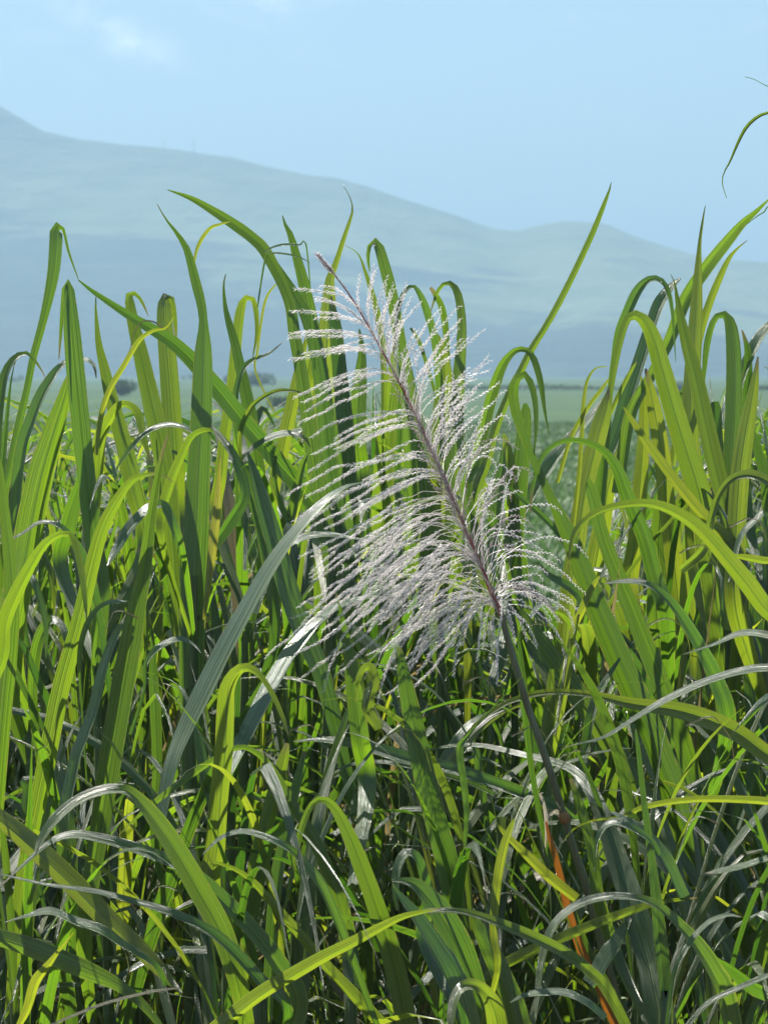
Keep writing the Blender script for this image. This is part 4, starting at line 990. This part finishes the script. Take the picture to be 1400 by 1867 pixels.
for t0, tx, ty, cnt, spread in LB:
    base_q = 1.0
    t0 = max(0, t0 + prg.normal(0, .020)); cnt = max(2, cnt - (prg.random() < .6) - (t0 > .4 and prg.random() < .5)); jit = prg.normal(0, .24, 2); kk = prg.uniform(.8, 1.25)
    for j in range(cnt):
        t = max(0.0, t0 + prg.normal(0, .010))
        p0 = ax_at(t)
        q = prg.uniform(.9, 1.03) if j == 0 else prg.uniform(.5, 1.02)
        ang = 0 if j == 0 else prg.normal(0, spread * .55 + .03)
        vx, vy = (tx - p0[0]) * q, (ty - p0[1]) * q
        vx, vy = vx * math.cos(ang) - vy * math.sin(ang), vx * math.sin(ang) + vy * math.cos(ang)
        tip = p0 + [vx, vy]; L = math.hypot(vx, vy)
        upd = np.array([-.50, -.86])
        k_ = np.interp(t, [0, .3, .65, .75, 1], [.42, .34, .24, .16, .12])
        c1 = p0 + upd * L * k_ * kk * prg.uniform(.85, 1.15) + np.array([-L * .03, 0]) + jit * L * .3 + prg.normal(0, .02 * L, 2)
        if t > .69: c2 = tip + np.array([.40 * L, -.03 * L])
        else: c2 = tip + np.array([.42 * L, -.25 * L * np.interp(t, [0, .15, .4, .7], [1.35, 1.25, 1.0, .7])]) + prg.normal(0, .05 * L, 2)
        mk(t, tip, c1, c2, prg.normal(-.03, .06), start=prg.uniform(.26, .4) if t < .3 else prg.uniform(.12, .25), hair=1.2 if t > .69 else 1.05)
# right side: straight rising branches above, a wind-tangled fan below
RB = [(.80, 655, 500, 2), (.76, 680, 482, 3), (.74, 705, 500, 4), (.70, 735, 512, 5), (.67, 750, 540, 4), (.64, 715, 560, 3), (.62, 800, 560, 3), (.58, 845, 562, 4), (.56, 838, 580, 3), (.54, 760, 600, 3), (.52, 882, 600, 3), (.50, 800, 640, 3),
      (.47, 892, 645, 3), (.45, 896, 660, 3), (.43, 825, 680, 4), (.41, 868, 705, 4), (.38, 880, 700, 5), (.36, 868, 760, 4), (.34, 925, 712, 3), (.30, 885, 775, 4)]
for t0, tx, ty, cnt in RB:
    for j in range(cnt):
        t = t0 + prg.normal(0, .012); p0 = ax_at(t)
        q = 1.0 if j == 0 else prg.uniform(.55, 1.0); ang = 0 if j == 0 else prg.normal(0, .20)
        vx, vy = (tx - p0[0]) * q, (ty - p0[1]) * q
        vx, vy = vx * math.cos(ang) - vy * math.sin(ang), vx * math.sin(ang) + vy * math.cos(ang)
        L = math.hypot(vx, vy); tip = p0 + [vx, vy]
        c1 = p0 + np.array([-.10, -.26]) * L + prg.normal(0, .02 * L, 2)
        c2 = p0 + np.array([vx, vy]) * .66 + np.array([-.03, -.04]) * L + prg.normal(0, .06 * L, 2)
        mk(t, tip, c1, c2, prg.normal(0, .08), start=prg.uniform(.15, .4), hair=.95)
FAN = [(.26, 945, 800), (.24, 925, 800), (.22, 968, 872), (.20, 960, 850), (.18, 972, 900), (.16, 990, 940), (.14, 940, 880), (.12, 1005, 965), (.12, 965, 930), (.10, 1035, 1000), (.08, 1015, 1010), (.07, 985, 985), (.06, 1045, 1045), (.05, 1030, 1065),
       (.05, 1060, 1090), (.04, 990, 1050), (.03, 1015, 1105), (.03, 1060, 1130), (.02, 975, 1090), (.14, 905, 860), (.10, 920, 920)]
for t0, tx, ty in FAN:
    for j in range(2):
        t = max(0, t0 + prg.normal(0, .02)); p0 = ax_at(t); tip = np.array([tx, ty]) + prg.normal(0, 22, 2)
        tip = p0 + (tip - p0) * prg.uniform(.6, 1.05)
        L = np.linalg.norm(tip - p0)
        c1 = p0 + np.array([.02, -.50]) * L + prg.normal(0, .16 * L, 2)
        c2 = tip + np.array([-.22, -.30]) * L + prg.normal(0, .13 * L, 2)
        mk(t, tip, c1, c2, prg.normal(.02, .10), start=prg.uniform(.3, .5), mat=M_SILK if prg.random() < .7 else M_SILKD, hair=.75)
# hanging from the lowest whorl
for tip in ((905, 1248), (912, 1215), (785, 1192), (760, 1205), (842, 1172), (868, 1205), (938, 1172), (932, 1150), (962, 1168), (1000, 1130), (1030, 1190), (1052, 1150), (880, 1180), (700, 1232), (730, 1262), (682, 1282), (585, 1262), (985, 1175), (820, 1230)):
    tip = np.array(tip, float); t = prg.uniform(0, .06); p0 = ax_at(t); L = np.linalg.norm(tip - p0); s = np.sign(tip[0] - p0[0])
    c1 = p0 + np.array([s * .30 * L, -.22 * L]); c2 = tip + np.array([-s * .10 * L, -.42 * L])
    mk(t, tip, c1, c2, prg.normal(-.06, .06), start=.2, hair=.9)
# young branches still pressed to the axis, purplish towards the top
for i in range(30):
    t = prg.uniform(.02, .9)
    if t > .45 and prg.random() < .55: t *= .5
    p0 = ax_at(t); t2 = min(1.0, t + prg.uniform(.10, .28)); p3 = ax_at(t2) + prg.normal(0, 3 + 20 * (1 - t), 2)
    c1 = ax_at(t + (t2 - t) * .33) + prg.normal(0, 3 + 4 * (1 - t), 2); c2 = ax_at(t + (t2 - t) * .66) + prg.normal(0, 4 + 8 * (1 - t), 2)
    branch(np.array([p0, c1, c2, p3]), prg.normal(0, .02), .35, M_SILKD, .45, 1.0)
for i in range(6):
    t = .93; a = ax_at(.93); b = ax_at(1.0) + prg.normal(0, 4, 2)
    branch(np.array([a, a * .7 + b * .3, a * .3 + b * .7, b]), 0, .1, M_SILK, .6, 1.6)


# ---- the mass of the stand behind the traced plants
ZX = [(130, 'at the left edge below the square-folded tall leaf'), (300, 'among the upright blades of the left quarter'), (430, 'behind the tallest blade of the left half'),
      (570, 'just left of the plume'), (740, 'behind the drooping left side of the plume'), (930, 'behind the axis of the plume'), (1090, 'below the open gap right of the plume'),
      (1230, 'behind the broad leaves right of the stem'), (9999, 'at the right edge below the high arching leaves')]
def zone(px, d):
    row = 'front row' if d < 6.9 else 'middle row' if d < 8.1 else 'back row'
    return f'{row} cane plant ' + next(t for lim, t in ZX if px < lim)
def zone_low(px):
    return 'low front cane plant ' + next(t for lim, t in ((200, 'in the bottom left corner'), (420, 'at bottom left under the long grey arching leaves'), (700, 'at bottom centre left of the straight bright leaf'),
        (960, 'at bottom centre under the plume'), (1150, 'around the foot of the purple-grey stem'), (9999, 'in the bottom right corner')) if px < lim)
k = 0
frng = random.Random(77)
for row, d in enumerate(np.arange(6.12, 9.4, 0.29)):
    half = d * 0.15 + 0.55
    nx = int(2 * half / 0.20)
    for i in range(nx):
        x = -half + (i + 0.5 + frng.uniform(-0.35, 0.35)) * 2 * half / nx
        dd = d + frng.uniform(-0.14, 0.14)
        k += 1
        filler(x, dd, zone(x / dd * FPX + 700, dd), 1000 + k)

# shorter plants along the near edge of the stand
for i in range(30):
    dd = frng.uniform(4.95, 5.95)
    half = dd * 0.146 + 0.35
    x = -half + (i + frng.uniform(0.1, 0.9)) * 2 * half / 30
    px = x / dd * FPX + 700
    k += 1
    filler(x, dd, zone_low(px), 5000 + k, low_lim=frng.uniform(1200, 1500))
